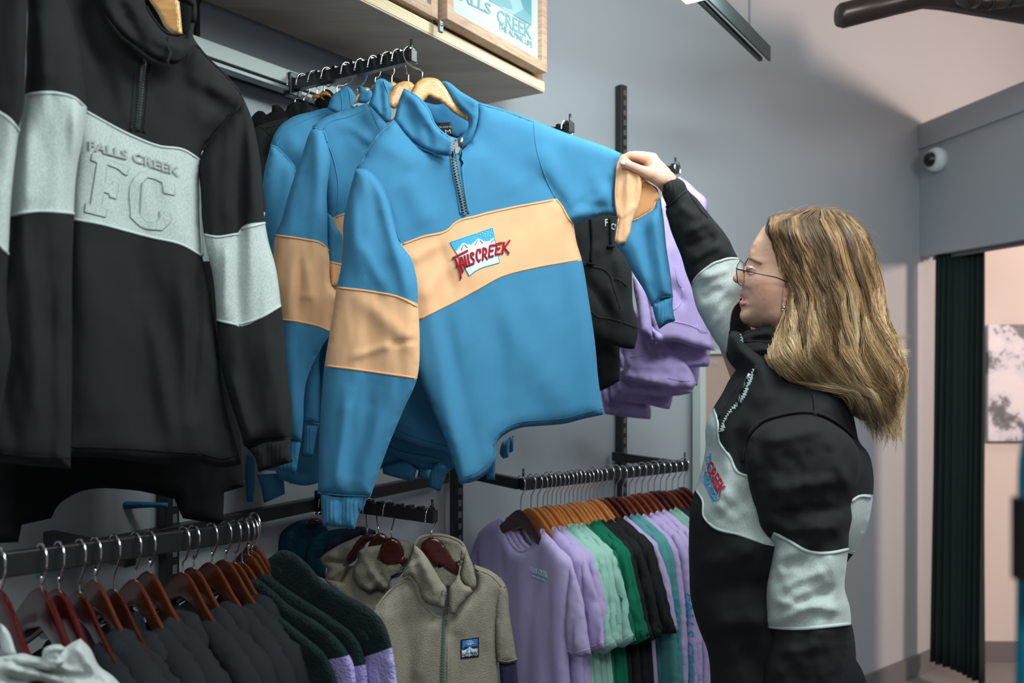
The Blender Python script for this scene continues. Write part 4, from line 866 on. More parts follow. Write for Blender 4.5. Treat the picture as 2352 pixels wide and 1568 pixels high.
# pale blue tags of garments peeping below
g=thing('quarter_zip_sweater','blue sweater hem peeping out below the black sweaters near the wall post','sweater',tuple(P(340,1160,1.68)),'blue and peach sweaters')
s=Panel([(275,1150),(330,1152),(386,1154),(386,1165),(330,1166),(285,1170)],aff(1.66),.008,8,sp=6,noise=None); s.emit('hem',M['navy'],None,g)
s=Panel([(512,1108),(560,1102),(560,1116),(520,1122)],aff(1.72),.008,8,sp=6,noise=None); s.emit('hem',M['navy'],None,g)
# ------------------------------------------------------------------ BLACK HOODIES AND LILAC HOODIES (right of the blue sweater)
g=thing('hooded_sweater','black hoodie with pouch pocket hanging behind the blue sweater\'s hem','sweater',tuple(P(1400,800,2.15)),'black hoodies behind the blue sweater')
hb=[(1270,470),(1275,370),(1300,335),(1322,325),(1345,345),(1380,385),(1400,420),(1425,470),(1423,520),(1421,564),(1436,580),(1449,610),(1452,650),(1454,700),(1466,752),(1458,801),(1440,801),(1400,788),(1350,775),(1300,760),(1270,700)]
ph=Panel(hb,aff([(1270,2.10),(1460,2.16)]),.022,34,sp=8,noise=(.005,60,130,0),seed=50,folds=[(1400,650,1420,730,12,.012),(1345,640,1400,720,10,-.010),(1420,590,1430,660,12,.010),(1380,560,1330,620,14,.008)])
ph.emit('torso',M['black'],None,g); ph.seam('pocket_seam',[[(1340,608),(1396,626),(1412,670),(1424,708)],[(1359,716),(1372,728),(1392,731),(1426,738)],[(1430,740),(1462,752)],[(1412,640),(1428,646),(1438,658)]],M['black'],g,.0022,0)
ph.seam('drawstring',[[(1357,500),(1360,560),(1357,604)],[(1401,500),(1403,562)]],M['black2'],g,.0035,.003)
for x,y in ((1357,606),(1403,566)): tube('cord_end',[ph.at(x-8,y,.006),ph.at(x+8,y,.006)],.004,M['black2'],g,6)
for tx,q in (('F',[(1390,503),(1396,503),(1396,519),(1390,519)]),('CREEK',[(1404,512),(1440,520),(1440,534),(1404,526)])):
    qm=quadmap(q); text_quad('chest_lettering',tx,(lambda qm: lambda u,v,o: ph.at(*qm(u,v),.004+o))(qm),M['print'],g)
g=thing('hooded_sweater','black hoodie hem hanging lower, between blue hem and lilac hoodies','sweater',tuple(P(1400,890,2.25)),'black hoodies behind the blue sweater')
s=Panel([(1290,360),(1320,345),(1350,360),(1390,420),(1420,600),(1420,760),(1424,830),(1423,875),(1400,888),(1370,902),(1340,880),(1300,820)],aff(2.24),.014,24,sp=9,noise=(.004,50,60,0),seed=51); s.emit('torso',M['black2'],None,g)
def lil(label,pts,Z,folds=(),seams=(),cuffs=(),mat='lilach',noise=(.004,50,90,0),seed=0,th=.026,R=16,sp=8):
    g=thing('hooded_sweater',label,'sweater',tuple(P(pts[0][0],pts[0][1],Z if not hasattr(Z,'__len__') else Z[0][1])),'lilac hoodies')
    p=Panel(pts,aff(Z),th,R,sp=sp,noise=noise,seed=seed,folds=folds); p.emit('torso',M[mat],None,g)
    if seams: p.seam('seam',seams,M[mat],g,.002,0)
    for c in cuffs:
        q=Panel(c,aff((Z if not hasattr(Z,'__len__') else Z[0][1])-.03),.016,16,sp=6,noise=(.002,20,60,0)); q.emit('sleeve',M[mat],None,g)
    return g,p
g,p=lil('front lilac hoodie hanging behind the raised arm, hood and pocket visible',[(1516,455),(1530,440),(1560,405),(1575,415),(1598,437),(1620,455),(1625,490),(1612,520),(1618,600),(1622,700),(1628,765),(1646,806),(1620,803),(1590,796),(1566,787),(1530,783),(1507,788),(1493,744),(1480,690),(1455,640),(1453,621),(1500,560)],[(1450,2.28),(1650,2.40)],
 folds=[(1540,560,1545,650,12,.010),(1545,650,1570,700,10,-.012),(1600,440,1618,480,8,.010),(1560,420,1600,470,8,-.008)],seams=[[(1493,746),(1522,738),(1568,742),(1625,764)],[(1568,662),(1566,690),(1552,708),(1545,712)],[(1550,610),(1558,650),(1564,660)],[(1601,745),(1606,760),(1625,764)]],
 cuffs=[[(1453,622),(1475,650),(1490,700),(1500,780),(1488,770),(1470,762),(1462,700),(1455,660)],[(1493,742),(1508,760),(1522,768),(1523,780),(1507,787)]],seed=61)
hood=Panel([(1566,410),(1580,418),(1600,437),(1622,457),(1626,486),(1612,492),(1596,470),(1575,445)],aff(2.36),.018,14,sp=6,noise=(.003,14,30,0)); hood.emit('hood',M['lilach'],None,g)
stack=[('second lilac hoodie in the stack, hem under the front one',[(1500,700),(1640,760),(1631,806),(1629,842),(1600,843),(1566,843),(1530,836),(1505,820)],2.44,[[(1488,770),(1519,780),(1531,823),(1508,832),(1496,800)]]),
('third lilac hoodie in the stack, wide hem curving down',[(1490,760),(1606,800),(1606,845),(1602,886),(1575,880),(1545,872),(1510,856),(1490,850)],2.52,[]),
('fourth lilac hoodie, light ribbed hem leftmost beside the black hem',[(1432,700),(1470,720),(1500,760),(1592,860),(1600,880),(1590,896),(1560,895),(1530,890),(1490,880),(1460,876),(1435,866),(1432,822),(1424,800)],2.42,[[(1420,800),(1433,820),(1432,850),(1425,852)]]),
('fifth lilac hoodie, dark hem below the light ribbed one',[(1420,800),(1592,860),(1590,902),(1560,908),(1530,910),(1480,907),(1440,903),(1416,902),(1418,870)],2.50,[[(1416,870),(1448,890),(1451,896),(1418,902)]]),
('sixth lilac hoodie, short right corner below the stack',[(1400,820),(1546,890),(1545,912),(1538,940),(1515,936),(1495,931),(1440,922),(1402,915)],2.58,[]),
('lowest lilac hoodie, reaching down beside the blue hem',[(1380,820),(1480,900),(1495,938),(1495,963),(1460,960),(1434,957),(1389,951),(1380,900)],2.64,[[(1385,890),(1399,896),(1402,926),(1388,925)]])]
HS=[[[(1530,808),(1560,815),(1600,817),(1630,814)]],[[(1505,840),(1545,848),(1575,856),(1604,862)]],[[(1432,824),(1455,818),(1482,815)],[(1535,868),(1570,874),(1597,874)]],[[(1418,884),(1470,890),(1530,890)]],[[(1500,915),(1540,922)]],[[(1384,932),(1440,938),(1494,945)]]]
for i,(lb,pts,Z,cf_) in enumerate(stack):
    lil(lb,pts,Z,cuffs=cf_,seed=70+i,noise=(.009,34,30,0),th=.024,R=8,mat='lilach',seams=HS[i])
hanger(tip3-UP*.066,UB*.9-NB*.3,'horange','light wooden hanger hook behind the raised wrist on the lilac hoodies','hangers on the wall arms',drop=.066,scale=.6)
hanger(tip2-UP*.066-NB*.02,UB,'horange','hanger with chrome hook on the arm tip above the blue sleeve','hangers on the wall arms',drop=.066,scale=.6)
# ------------------------------------------------------------------ T-SHIRTS ON THE RAIL (true 3-D garments on hangers)
def clone_thing(src,name,label,cat,loc,rot,group,dy=0):
    t=thing(name,label,cat,tuple(loc),group); t.rotation_euler=rot
    for ch in list(src.children):
        c=ch.copy(); COL.objects.link(c); c.parent=t; c.location=ch.location
        for gg in ch.children:
            d=gg.copy(); COL.objects.link(d); d.parent=c
    return t
def make_tee(mk,label,loc,rot,group,seed,long=False):
    rs=random.Random(seed); t=thing('long_sleeved_top' if long else 't_shirt',label,'top' if long else 't-shirt',tuple(loc),group); t.rotation_euler=rot
    y0=40
    tor=[(-94,y0),(-64,y0+42),(-34,y0+64),(0,y0+72),(34,y0+64),(64,y0+42),(94,y0),(150,y0+24),(208,y0+62),(212,y0+130),(200,y0+210),(214,y0+420),(222,y0+660),(100,y0+672),(0,y0+666),(-100,y0+672),(-222,y0+660),(-214,y0+420),(-200,y0+210),(-212,y0+130),(-208,y0+62),(-150,y0+24)]
    p=Panel(tor,0.0,.0125,30,sp=17,noise=(.0045,55,320,0),seed=seed,local=True,edge=.5,back=1.0,cuts=[[(-66,y0-8),(-74,y0+2),(-50,y0+64),(-25,y0+94),(0,y0+102),(25,y0+94),(50,y0+64),(74,y0+2)]] if 0 else ())
    p.emit('torso',M[mk],None,t)
    p.seam('neck_rib',[[(-90,y0+5),(-61,y0+46),(-32,y0+68),(0,y0+76),(32,y0+68),(61,y0+46),(90,y0+5)]],M[mk],t,.0065,-.004,sides=8)
    for sg in (1,-1):
        j=lambda a: a+rs.uniform(-13,13)
        if not long: sl=[(150,y0+25),(208,y0+62),(246,j(y0+140)),(j(278),j(y0+262)),(j(236),y0+292),(j(186),j(y0+296)),(188,y0+220),(192,y0+130)]
        else: sl=[(150,y0+25),(208,y0+62),(240,y0+180),(258,y0+380),(262,y0+600),(222,y0+612),(200,y0+400),(190,y0+230),(190,y0+130)]
        sl=[(sg*x,y) for x,y in sl]
        q=Panel(sl,.004,.010 if not long else .014,16,sp=11,noise=(.009 if not long else .005,30,120,0),seed=seed*3+sg,local=True,edge=1.0,corner=50)
        q.emit('sleeve',M[mk],None,t)
        if not long: q.seam('sleeve_hem',[[(sg*(sl[3][0]*sg-3),sl[3][1]-14),(sg*(sl[4][0]*sg),sl[4][1]-14),(sg*(sl[5][0]*sg+2),sl[5][1]-14)]],M[mk],t,.0012,0)
    return t
order=[('lilac',3),('mint',5),('green',4),('black',5),('lilac',1),('teal',2),('lilac',4),('sage',2),('black',3),('lilac',2)]
seq=[];run=0
for k,(c,n) in enumerate(order):
    for i in range(n): seq.append((c,i,n,k))
NT=len(seq); rotB=math.atan2(NB.y,NB.x); tmpl={}
phr={0:'at the left end of the rail',1:'beside the lilac ones',2:'in the middle of the rail',3:'right of the dark green ones',4:'between the black and teal tops',5:'right of the black t-shirts',6:'right of the teal tops',7:'near the right end',8:'near the right end',9:'at the far right end'}
cname={'lilac':'lilac','mint':'mint green','green':'dark green','black':'black','teal':'dusty teal','sage':'sage green'}
rnd=random.Random(5)
for i,(c,k,n,run) in enumerate(seq):
    if i<3: f=[-.004,.05,.085][i]
    elif i<17: f=.115+(i-3)*.0238
    else: f=.455+(i-17)*(.53/(NT-18))
    pt=b0.lerp(b1,f)+UP*(-.068+rnd.uniform(-.003,.003)); rot=(0,0,rotB+rnd.uniform(-.05,.05)+(.0 if i else -.04))
    hk='hdark' if i==0 or i>=17 else 'hlight2'
    if i>=17 and rnd.random()<.35: hk='hred2'
    side='left' 
    hl={'hdark':'mahogany brown','hlight2':'light honey wood','hred2':'reddish brown'}[hk]
    t=hanger(pt,Vector((math.cos(rot[2]),math.sin(rot[2]),0)),hk,(f'{WORDS[i] if i<20 else ""} ' if i<20 else '')+(f'{hl} hanger counted from the left on the t-shirt rail' if i<20 else f'{hl} hanger carrying the {WORDS[k]} {cname[c]} top {phr[run]}'),'hangers on the t-shirt rail',drop=.068,scale=.76)
    long=run in (5,6)
    lb=f'{WORDS[k]} {cname[c]} '+('long sleeved top' if long else 't-shirt')+' from the left, '+phr[run] if n>1 else f'single {cname[c]} t-shirt {phr[run]}'
    key=(c,long,k%2)
    loc=pt+UP*.004; grp=f'{cname[c]} tops on the t-shirt rail'
    if key not in tmpl or i==0:
        t=make_tee(c,lb,loc,rot,grp,11+i,long); tmpl[key]=t
        if i==0:
            V0=None
    else:
        clone_thing(tmpl[key],'long_sleeved_top' if long else 't_shirt',lb,'top' if long else 't-shirt',loc,rot,grp)
# little print on the first lilac t-shirt
t0=[o for o in bpy.data.objects if o.get('label','').startswith('first lilac t-shirt')][0]
for body,(xa,xb,ya,yb) in (('FALLS CREEK',(62,138,140,154)),('the alpine life',(72,128,160,166))):
    text_quad('chest_print',body,(lambda xa,xb,ya,yb: lambda u,v,o: Vector(((xa+(xb-xa)*u)/1000,-.0165-o,-(yb-(yb-ya)*v)/1000)))(xa,xb,ya,yb),M['cyanp2'],t0,.01,local=True)
# vertical print on long sleeves of the lilac tops
for lab_,xo,yo in (('first lilac long sleeved top',0,0),('third lilac long sleeved top',0,.02)):
    tt=[o for o in bpy.data.objects if o.get('label','').startswith(lab_)][0]
    text_quad('sleeve_print','FALLS CREEK',lambda u,v,o: Vector((.226+.034*v, -.031-o, -(.24+.27*u))),M['cyanp'],tt,.03,local=True)
# ------------------------------------------------------------------ LEFT RAIL: hangers and dark garments
dL=Vector((.75,-.66,0)).normalized()
hx=[0,95,135,184,219,263,311,344,422,445,486,518,540,558,571,579,590,597]
hy=[1355,1350,1352,1358,1331,1352,1330,1311,1313,1302,1290,1284,1290,1290,1271,1273,1262,1250]
hm=['hred','hred','hred','hdark','hbrown','hdark','hbrown','hbrown','hbrown','hbrown','hbrown','hbrown','hbrown','hbrown','hbrown','hbrown','hbrown','hbrown']
nm={'hred':'dark cherry red','hdark':'dark mahogany','hbrown':'glossy honey brown'}
def railpt(x):
    t=(x-CX)/F; a=l0;b=l1; # intersection of ray column with rail line in plan
    d=b-a; s=(a.x-t*a.y)/(t*d.y-d.x); return a+d*s
for i,x in enumerate(hx):
    c=railpt(x); c=c if x<585 else l1+UA*(-.01+.004*(i-16))
    tp_=P(x-3,hy[i],c.y); tp_.x=c.x
    # hook passes over the rail: length from wood top to rail centre
    hanger(tp_,Vector((dL.x,dL.y,0)),hm[i],f'{WORDS[i]} hanger from the left on the lower left rail, {nm[hm[i]]} wood','hangers on the lower left rail',drop=max(.035,c.z-tp_.z),scale=(.86 if i<3 else .70) if i<12 else .62,ty=.8 if i<3 else .5)
def slope(idx,pts,hookx,mat,label,cat='sweater',name='fleece_jacket',band=None,group='dark garments on the lower left rail',th=.014,noise=(.005,50,120,30),R=26,extra=()):
    C=railpt(min(hookx,590)); zf=vplane(C,dL)
    base=P(pts[0][0],1700,float(zf(pts[0][0],0)))
    g=thing(name,label,cat,tuple(base),group)
    p=Panel(pts,zf,th,R,sp=10,noise=noise,seed=80+idx,cuts=[band] if band else ())
    if band:
        reg=list(band)+[(1200,1900),(300,1900)]; p.emit('torso',M[mat],None,g,not_in=[reg]); p.emit('sleeve_band',M['sherpal'],reg,g)
    else: p.emit('torso',M[mat],None,g)
    for e in extra:
        q=Panel(e,lambda x,y: zf(x,y)-.012,.014,16,sp=7,noise=(.003,20,30,0),seed=idx); q.emit('hood',M[mat],None,g)
    return g,p
# far to near (right to left)
slope(0,[(600,1300),(625,1275),(651,1262),(668,1266),(699,1288),(739,1331),(798,1367),(851,1397),(877,1423),(894,1460),(901,1490),(912,1568),(925,1700),(700,1700),(640,1500)],590,'sherpa','dark green sherpa with lilac panel, furthest right beside the taupe fleece',band=[(800,1520),(868,1498),(899,1487),(960,1470)])
slope(1,[(575,1320),(600,1290),(640,1285),(666,1312),(700,1340),(732,1357),(785,1397),(844,1440),(864,1470),(876,1500),(884,1568),(895,1700),(680,1700),(600,1500)],590,'sherpa','second dark green sherpa from the right with lilac panel',band=[(790,1510),(838,1503),(880,1506),(960,1506)])
slope(2,[(545,1330),(580,1305),(620,1322),(650,1345),(683,1367),(765,1420),(811,1456),(831,1489),(840,1524),(846,1600),(850,1700),(640,1700),(560,1500)],571,'sherpa','third dark green sherpa from the right with lilac panel',band=[(760,1540),(808,1531),(843,1525),(900,1520)])
slope(3,[(520,1345),(548,1318),(585,1325),(620,1350),(666,1390),(732,1430),(775,1466),(798,1496),(806,1510),(820,1600),(825,1700),(600,1700),(520,1500)],558,'sherpa','fourth dark green sherpa from the right with lilac panel',band=[(720,1520),(783,1509),(808,1502),(900,1490)])
slope(4,[(500,1370),(535,1335),(560,1330),(600,1370),(650,1420),(700,1460),(745,1500),(775,1568),(790,1700),(560,1700),(500,1500)],540,'sherpa','dark green sherpa without a lilac panel, left of the four')
def drape(i,label,mat='charcoal',hood=True,prt=False):
    x=hx[i]; c=railpt(x); tp_=P(x-3,hy[i],c.y); tp_.x=c.x; rs=random.Random(i*7); j=lambda a,b=6: a+rs.uniform(-b,b)
    t=thing('hooded_sweater',label,'sweater',tuple(tp_),'charcoal hoodies on the lower left rail'); t.rotation_euler=(0,0,math.atan2(dL.y,dL.x))
    o=[(46,130),(52,86),(74,j(56,5)),(98,j(58,4)),(128,j(68,4)),(165,j(84,4)),(205,j(104,4)),(246,j(165)),(285,330),(300,520),(300,800),(-230,800),(-240,300),(-215,170),(-150,120),(-90,86),(-60,66),(-40,100),(0,125)]
    p=Panel(o,0.0,.024,16,sp=12,noise=(.002,40,120,35),seed=300+i,local=True); p.emit('torso',M[mat],None,t)
    if hood:
        q=Panel([(40,122),(44,84),(60,j(56,5)),(84,j(48,5)),(112,j(56)),(136,j(76)),(148,112),(118,122),(88,116),(60,120)],.016,.018,24,sp=7,noise=(.006,24,30,30),seed=i,local=True,edge=.5); q.emit('hood',M[mat],None,t)
        q.seam('seam',[[(46,110),(80,108),(112,114),(140,108)]],M[mat],t,.0022,0)
    p.seam('seam',[[(140,100),(165,150),(180,240),(184,340)]],M[mat],t,.0018,0)
    if prt:
        w_=Panel([(46,86),(54,80),(60,96),(66,114),(58,116),(50,104)],.038,.001,4,sp=4,noise=None,local=True); w_.emit('hood_print',M['print'],None,t)
nmz={3:'charcoal hoodie under the fourth hanger, next to the cream one',4:'charcoal hoodie under the fifth hanger from the left',5:'charcoal hoodie under the sixth hanger from the left',6:'charcoal hoodie under the seventh hanger from the left',7:'charcoal hoodie with a small white print, under the eighth hanger',8:'charcoal hoodie under the ninth hanger from the left',9:'charcoal hoodie under the tenth hanger from the left',10:'charcoal hoodie under the eleventh hanger from the left',11:'charcoal hoodie next to the dark green sherpas'}
for i in nmz: drape(i,nmz[i],prt=(i==7),hood=i not in (4,10))
g=thing('hooded_sweater','crumpled cream hoodie at the bottom left corner','sweater',tuple(P(100,1700,1.05)),None)
p=Panel([(-80,1520),(0,1508),(30,1503),(54,1500),(75,1506),(98,1510),(101,1488),(131,1479),(150,1486),(168,1474),(185,1466),(205,1486),(229,1530),(259,1552),(280,1575),(310,1640),(330,1720),(-80,1720)],aff([(-80,1.02),(300,1.12)]),.035,40,sp=7,noise=(.007,45,35,20),seed=95,
  folds=[(0,1530,140,1560,10,.014),(0,1550,160,1590,9,-.014),(105,1510,160,1540,9,.014),(120,1500,100,1540,8,-.014),(170,1480,220,1540,12,.010),(60,1510,90,1530,8,.010)]); p.emit('torso',M['cream'],None,g)
q=Panel([(96,1512),(101,1490),(118,1481),(140,1480),(150,1492),(138,1502),(150,1520),(130,1536),(60,1530),(20,1524),(0,1512),(40,1506)],aff(1.03),.016,10,sp=5,noise=(.003,30,12,0),seed=96); q.emit('hood',M['cream'],None,g)
q=Panel([(0,1430),(12,1440),(38,1500),(25,1510),(8,1500),(0,1480)],aff(1.06),.008,8,sp=6,noise=None); q.emit('hood_lining',M['cream'],None,g)
# ------------------------------------------------------------------ TAUPE FLEECES
g=thing('fleece_jacket','taupe fleece quarter zip with blue logo patch, frontmost on its arm','jacket',tuple(P(1020,1750,1.8)),'taupe fleeces')
dT=[(880,1.74),(1020,1.80),(1190,1.90)]
tb_=[(922,1327),(940,1318),(960,1345),(985,1385),(1005,1408),(1022,1412),(1045,1400),(1072,1376),(1092,1350),(1089,1296),(1128,1311),(1150,1328),(1162,1347),(1150,1370),(1142,1413),(1142,1519),(1150,1600),(1160,1720),(820,1720),(830,1560),(830,1450),(850,1410),(861,1397),(897,1357)]
pT=Panel(tb_,aff(dT),.022,36,sp=7,noise=(.005,70,200,0),seed=101,folds=[(1070,1380,1050,1460,16,.010),(1000,1420,960,1568,20,.012),(930,1400,940,1600,22,-.012),(1110,1330,1120,1500,24,.010),(890,1400,880,1500,20,.010),(1045,1400,1030,1470,8,-.008),(1035,1480,1030,1700,12,.010)])
pT.emit('torso',M['tan'],None,g)
pT.seam('seam',[[(861,1397),(900,1352),(940,1330)],[(938,1334),(960,1370),(985,1402),(1008,1418),(1018,1416)],[(1092,1306),(1128,1322),(1156,1352)],[(1030,1395),(1030,1440),(1028,1568),(1027,1700)]],M['tanpipe'],g,.0022,0)
st=Panel([(1150,1325),(1162,1346),(1171,1413),(1180,1470),(1188,1519),(1162,1524),(1142,1520),(1138,1470),(1138,1413),(1142,1360)],aff([(1130,1.86),(1190,1.90)]),.02,22,sp=7,noise=(.003,30,80,0),seed=102); st.emit('sleeve',M['tan'],None,g); st.seam('seam',[[(1143,1514),(1162,1518),(1187,1513)],[(1144,1355),(1150,1345),(1161,1347)]],M['tanpipe'],g,.002,0)
st=Panel([(1146,1520),(1162,1522),(1186,1518),(1190,1568),(1196,1720),(1160,1720),(1152,1600)],aff([(1130,1.875),(1190,1.91)]),.016,20,sp=9,noise=None); st.emit('lower_sleeve',M['navyd'],None,g)
ti=Panel([(952,1252),(963,1235),(990,1227),(1029,1230),(1062,1245),(1076,1275),(1086,1310),(1080,1345),(1050,1345),(1020,1352),(985,1320),(960,1285)],aff([(950,1.84),(1090,1.90)]),.008,12,sp=7,noise=(.003,30,30,0)); ti.emit('collar_inside',M['tan'],None,g)
tube('collar_edge',[P(x,y,1.80+.0004*(x-950)) for x,y in spl([(952,1254),(962,1237),(990,1229),(1029,1232),(1060,1247),(1074,1277),(1087,1312),(1093,1340)],False,6)],.0035,M['tanpipe'],g,8)
tl=Panel([(952,1250),(966,1262),(996,1304),(1014,1335),(1026,1352),(1024,1366),(1020,1400),(1008,1395),(980,1385),(968,1370),(960,1345),(940,1320),(922,1327),(930,1308),(944,1278)],aff([(920,1.735),(1030,1.755)]),.018,16,sp=6,noise=(.003,26,40,0),seed=103,folds=[(950,1270,970,1375,9,-.010),(940,1300,960,1290,6,.006),(970,1290,1005,1370,12,.010)]); tl.emit('collar',M['tan'],None,g)
tr=Panel([(1062,1246),(1070,1262),(1059,1301),(1057,1327),(1068,1343),(1080,1348),(1086,1357),(1074,1374),(1055,1395),(1044,1412),(1032,1408),(1030,1380),(1034,1345),(1045,1332),(1052,1318),(1056,1290)],aff([(1030,1.765),(1090,1.78)]),.016,13,sp=5,noise=(.002,26,40,0),seed=104); tr.emit('collar',M['tan'],None,g)
tq2=Panel([(1064,1248),(1076,1275),(1089,1314),(1094,1341),(1086,1357),(1070,1345),(1058,1327),(1060,1300)],aff(1.79),.014,12,sp=5,noise=None,seed=105); tq2.emit('collar',M['tan'],None,g)
zipper(g,[(1024,1368),(1021,1413),(1019,1479),(1017,1568),(1016,1660)],M['zipteal'],lambda x,y: pT.at(x,y,.005),r=.003)
ring=[P(1020+6*math.cos(a),1362+6*math.sin(a),1.725) for a in [k*math.pi/6 for k in range(13)]]; tube('zip_ring',ring,.0011,M['zip'],g,6)
surfpoly('patch_border',pT,[(1058,1469),(1100,1463),(1100,1508),(1058,1513)],M['dark'],g,.0020)
surfpoly('patch_sky',pT,[(1062,1471),(1097,1466),(1097,1492),(1062,1496)],M['patchblue'],g,.0028)
surfpoly('patch_snow',pT,[(1061,1492),(1070,1489),(1079,1484),(1088,1488),(1097,1489),(1097,1505),(1061,1509)],M['embwhite'],g,.0034)
surfpoly('patch_ridge',pT,[(1063,1488),(1070,1484),(1078,1485),(1072,1490),(1063,1493)],M['patchnavy'],g,.0038); surfpoly('patch_ridge',pT,[(1080,1485),(1096,1482),(1096,1488),(1086,1489)],M['patchnavy'],g,.0038)
surfpoly('patch_slope',pT,[(1079,1486),(1086,1500),(1080,1502),(1081,1494)],M['embsky'],g,.0040); surfpoly('patch_slope',pT,[(1077,1487),(1074,1502),(1068,1503),(1073,1492)],M['embsky'],g,.0040)
pT.seam('patch_sun_rays',[[(1079,1480),(1079+11*math.cos(a),1480-11*math.sin(a))] for a in [.3,.75,1.2,1.65,2.1,2.6,3.0]],M['embwhite'],g,.0005,.0034); surfpoly('patch_sun',pT,[(1075,1481),(1077,1477),(1081,1477),(1083,1481)],M['peach'],g,.0038)
qm=quadmap([(1062,1500),(1097,1495),(1097,1505),(1062,1509)]); text_quad('patch_lettering','FALLS CREEK',lambda u,v,o: pT.at(*qm(u,v),.0040+o),M['dark'],g,.01)
lp=[P(x,y,1.80) for x,y in ((1006,1302),(1022,1297),(1040,1293),(1058,1289))]; tube('hanging_loop',lp,.003,M['blackp'],g,6)
tarm=lambda f: rootT.lerp(tipT,f)
hangpx((991,1234),[(966,1262),(970,1246),(980,1237),(991,1233),(1004,1236),(1018,1248),(1030,1266),(1044,1288),(1059,1303),(1064,1318),(1050,1322),(1030,1312),(1010,1300),(996,1304),(980,1282)],'hdark','mahogany hanger in the collar of the frontmost taupe fleece','hangers on the taupe fleece arm',1.80,bar=tarm(.965),flip=1)
for i,(lb,body,coll,Z) in enumerate([
 ('second taupe fleece, collar left of the frontmost one',[(785,1337),(811,1300),(825,1280),(860,1290),(881,1315),(900,1345),(900,1400),(860,1420),(830,1420),(790,1380),(750,1330)],[(825,1264),(840,1257),(874,1251),(900,1240),(930,1240),(952,1250),(946,1275),(930,1305),(915,1325),(900,1330),(896,1337),(887,1358),(868,1350),(850,1360),(820,1340),(811,1310),(820,1290)],1.87),
 ('third taupe fleece, floppy collar furthest left',[(745,1330),(770,1320),(800,1300),(830,1300),(830,1400),(790,1390),(770,1360)],[(734,1284),(742,1275),(760,1262),(785,1248),(812,1236),(831,1228),(845,1236),(835,1262),(812,1290),(800,1300),(790,1320),(778,1348),(760,1340),(749,1327),(752,1305),(742,1297)],1.93)]):
    g=thing('fleece_jacket',lb,'jacket',tuple(P(body[0][0],1700,Z)),'taupe fleeces')
    p=Panel(body,aff(Z),.014,20,sp=8,noise=(.004,30,60,0),seed=110+i); p.emit('torso',M['tan'],None,g)
    p=Panel(coll,aff(Z-.03),.016,16,sp=6,noise=(.006,24,40,30),seed=112+i,folds=[((830,1275,880,1345,9,.010) if i==0 else (740,1285,800,1296,6,-.012)),((860,1300,890,1345,6,-.012) if i==0 else (755,1330,795,1300,7,.010))]); p.emit('collar',M['tan'],None,g)
    if i==0: tube('hanging_loop',[P(x,y,1.80) for x,y in ((898,1326),(912,1318),(926,1311))],.003,M['blackp'],g,6)
hangpx((899,1232),[(866,1282),(872,1262),(884,1242),(899,1232),(915,1240),(926,1256),(938,1290),(925,1300),(905,1295),(885,1300),(876,1292)],'hdark','dark mahogany hanger over the second taupe fleece','hangers on the taupe fleece arm',1.825,bar=tarm(.62),flip=1)
hangpx((869,1224),[(842,1262),(852,1240),(862,1228),(872,1223),(888,1230),(896,1240),(880,1250),(862,1255),(850,1268)],'hdark','dark mahogany hanger, middle of the three left of the front fleece','hangers on the taupe fleece arm',1.86,bar=tarm(.45),flip=1)
hangpx((843,1226),[(793,1288),(806,1262),(822,1240),(843,1225),(858,1228),(862,1238),(845,1245),(828,1262),(812,1290),(800,1292)],'hdark','dark mahogany hanger with long arm over the third taupe fleece','hangers on the taupe fleece arm',1.88,bar=tarm(.36),flip=1)
for i,(pts,mt,lb) in enumerate([([(640,1292),(636,1255),(645,1225),(668,1204),(700,1192),(730,1190),(750,1210),(745,1300),(700,1320)],'sherpat','dark teal fleece on the wall side of the arm, leftmost'),
  ([(700,1310),(705,1260),(730,1228),(770,1215),(800,1212),(790,1240),(750,1270),(748,1330)],'sherpat','second dark teal fleece, edge curving left of the taupe collar'),
  ([(745,1290),(752,1250),(785,1222),(830,1208),(862,1218),(864,1226),(830,1235),(785,1252),(760,1270)],'navyd','navy fleece between the teal ones and the taupe collar')]):
    g=thing('fleece_jacket',lb,'jacket',tuple(P(pts[0][0],1500,2.0-.02*i)),'dark fleeces on the taupe arm'); p=Panel(pts,aff(1.985-.015*i),.014,18,sp=7,noise=(.006,24,50,0),seed=120+i); p.emit('torso',M[mt],None,g)
for i,f in enumerate((.05,.12)):
    hangpx((722+10*i,1190),[(700,1206),(712,1194),(725,1189),(738,1194),(748,1206),(730,1204)],'hdark',f'{WORDS[i]} dark hanger near the wall on the taupe fleece arm','hangers on the taupe fleece arm',1.965-.02*i,bar=tarm(f),flip=1)
# ------------------------------------------------------------------ THE PERSON
SKIN=s2l(232,182,158)
M['skin']=newmat('skin',SKIN,.5,0,.4); N,L,b=nodes(M['skin']); b.inputs['Subsurface Weight'].default_value=.12; b.inputs['Subsurface Radius'].default_value=(.8,.3,.2); b.inputs['Subsurface Scale'].default_value=.01
tc=N.new('ShaderNodeTexCoord'); n=N.new('ShaderNodeTexNoise'); n.inputs['Scale'].default_value=60; n.inputs['Detail'].default_value=5; L.new(tc.outputs['Object'],n.inputs['Vector'])
at=N.new('ShaderNodeAttribute'); at.attribute_name='Col'
mx=N.new('ShaderNodeMix'); mx.data_type='RGBA'; mx.blend_type='MULTIPLY'; mx.inputs[0].default_value=1; L.new(at.outputs['Color'],mx.inputs[6])
rp=N.new('ShaderNodeValToRGB'); rp.color_ramp.elements[0].color=(.93,.9,.88,1); rp.color_ramp.elements[1].color=(1,1,1,1); L.new(n.outputs[0],rp.inputs[0]); L.new(rp.outputs[0],mx.inputs[7]); L.new(mx.outputs[2],b.inputs['Base Color'])
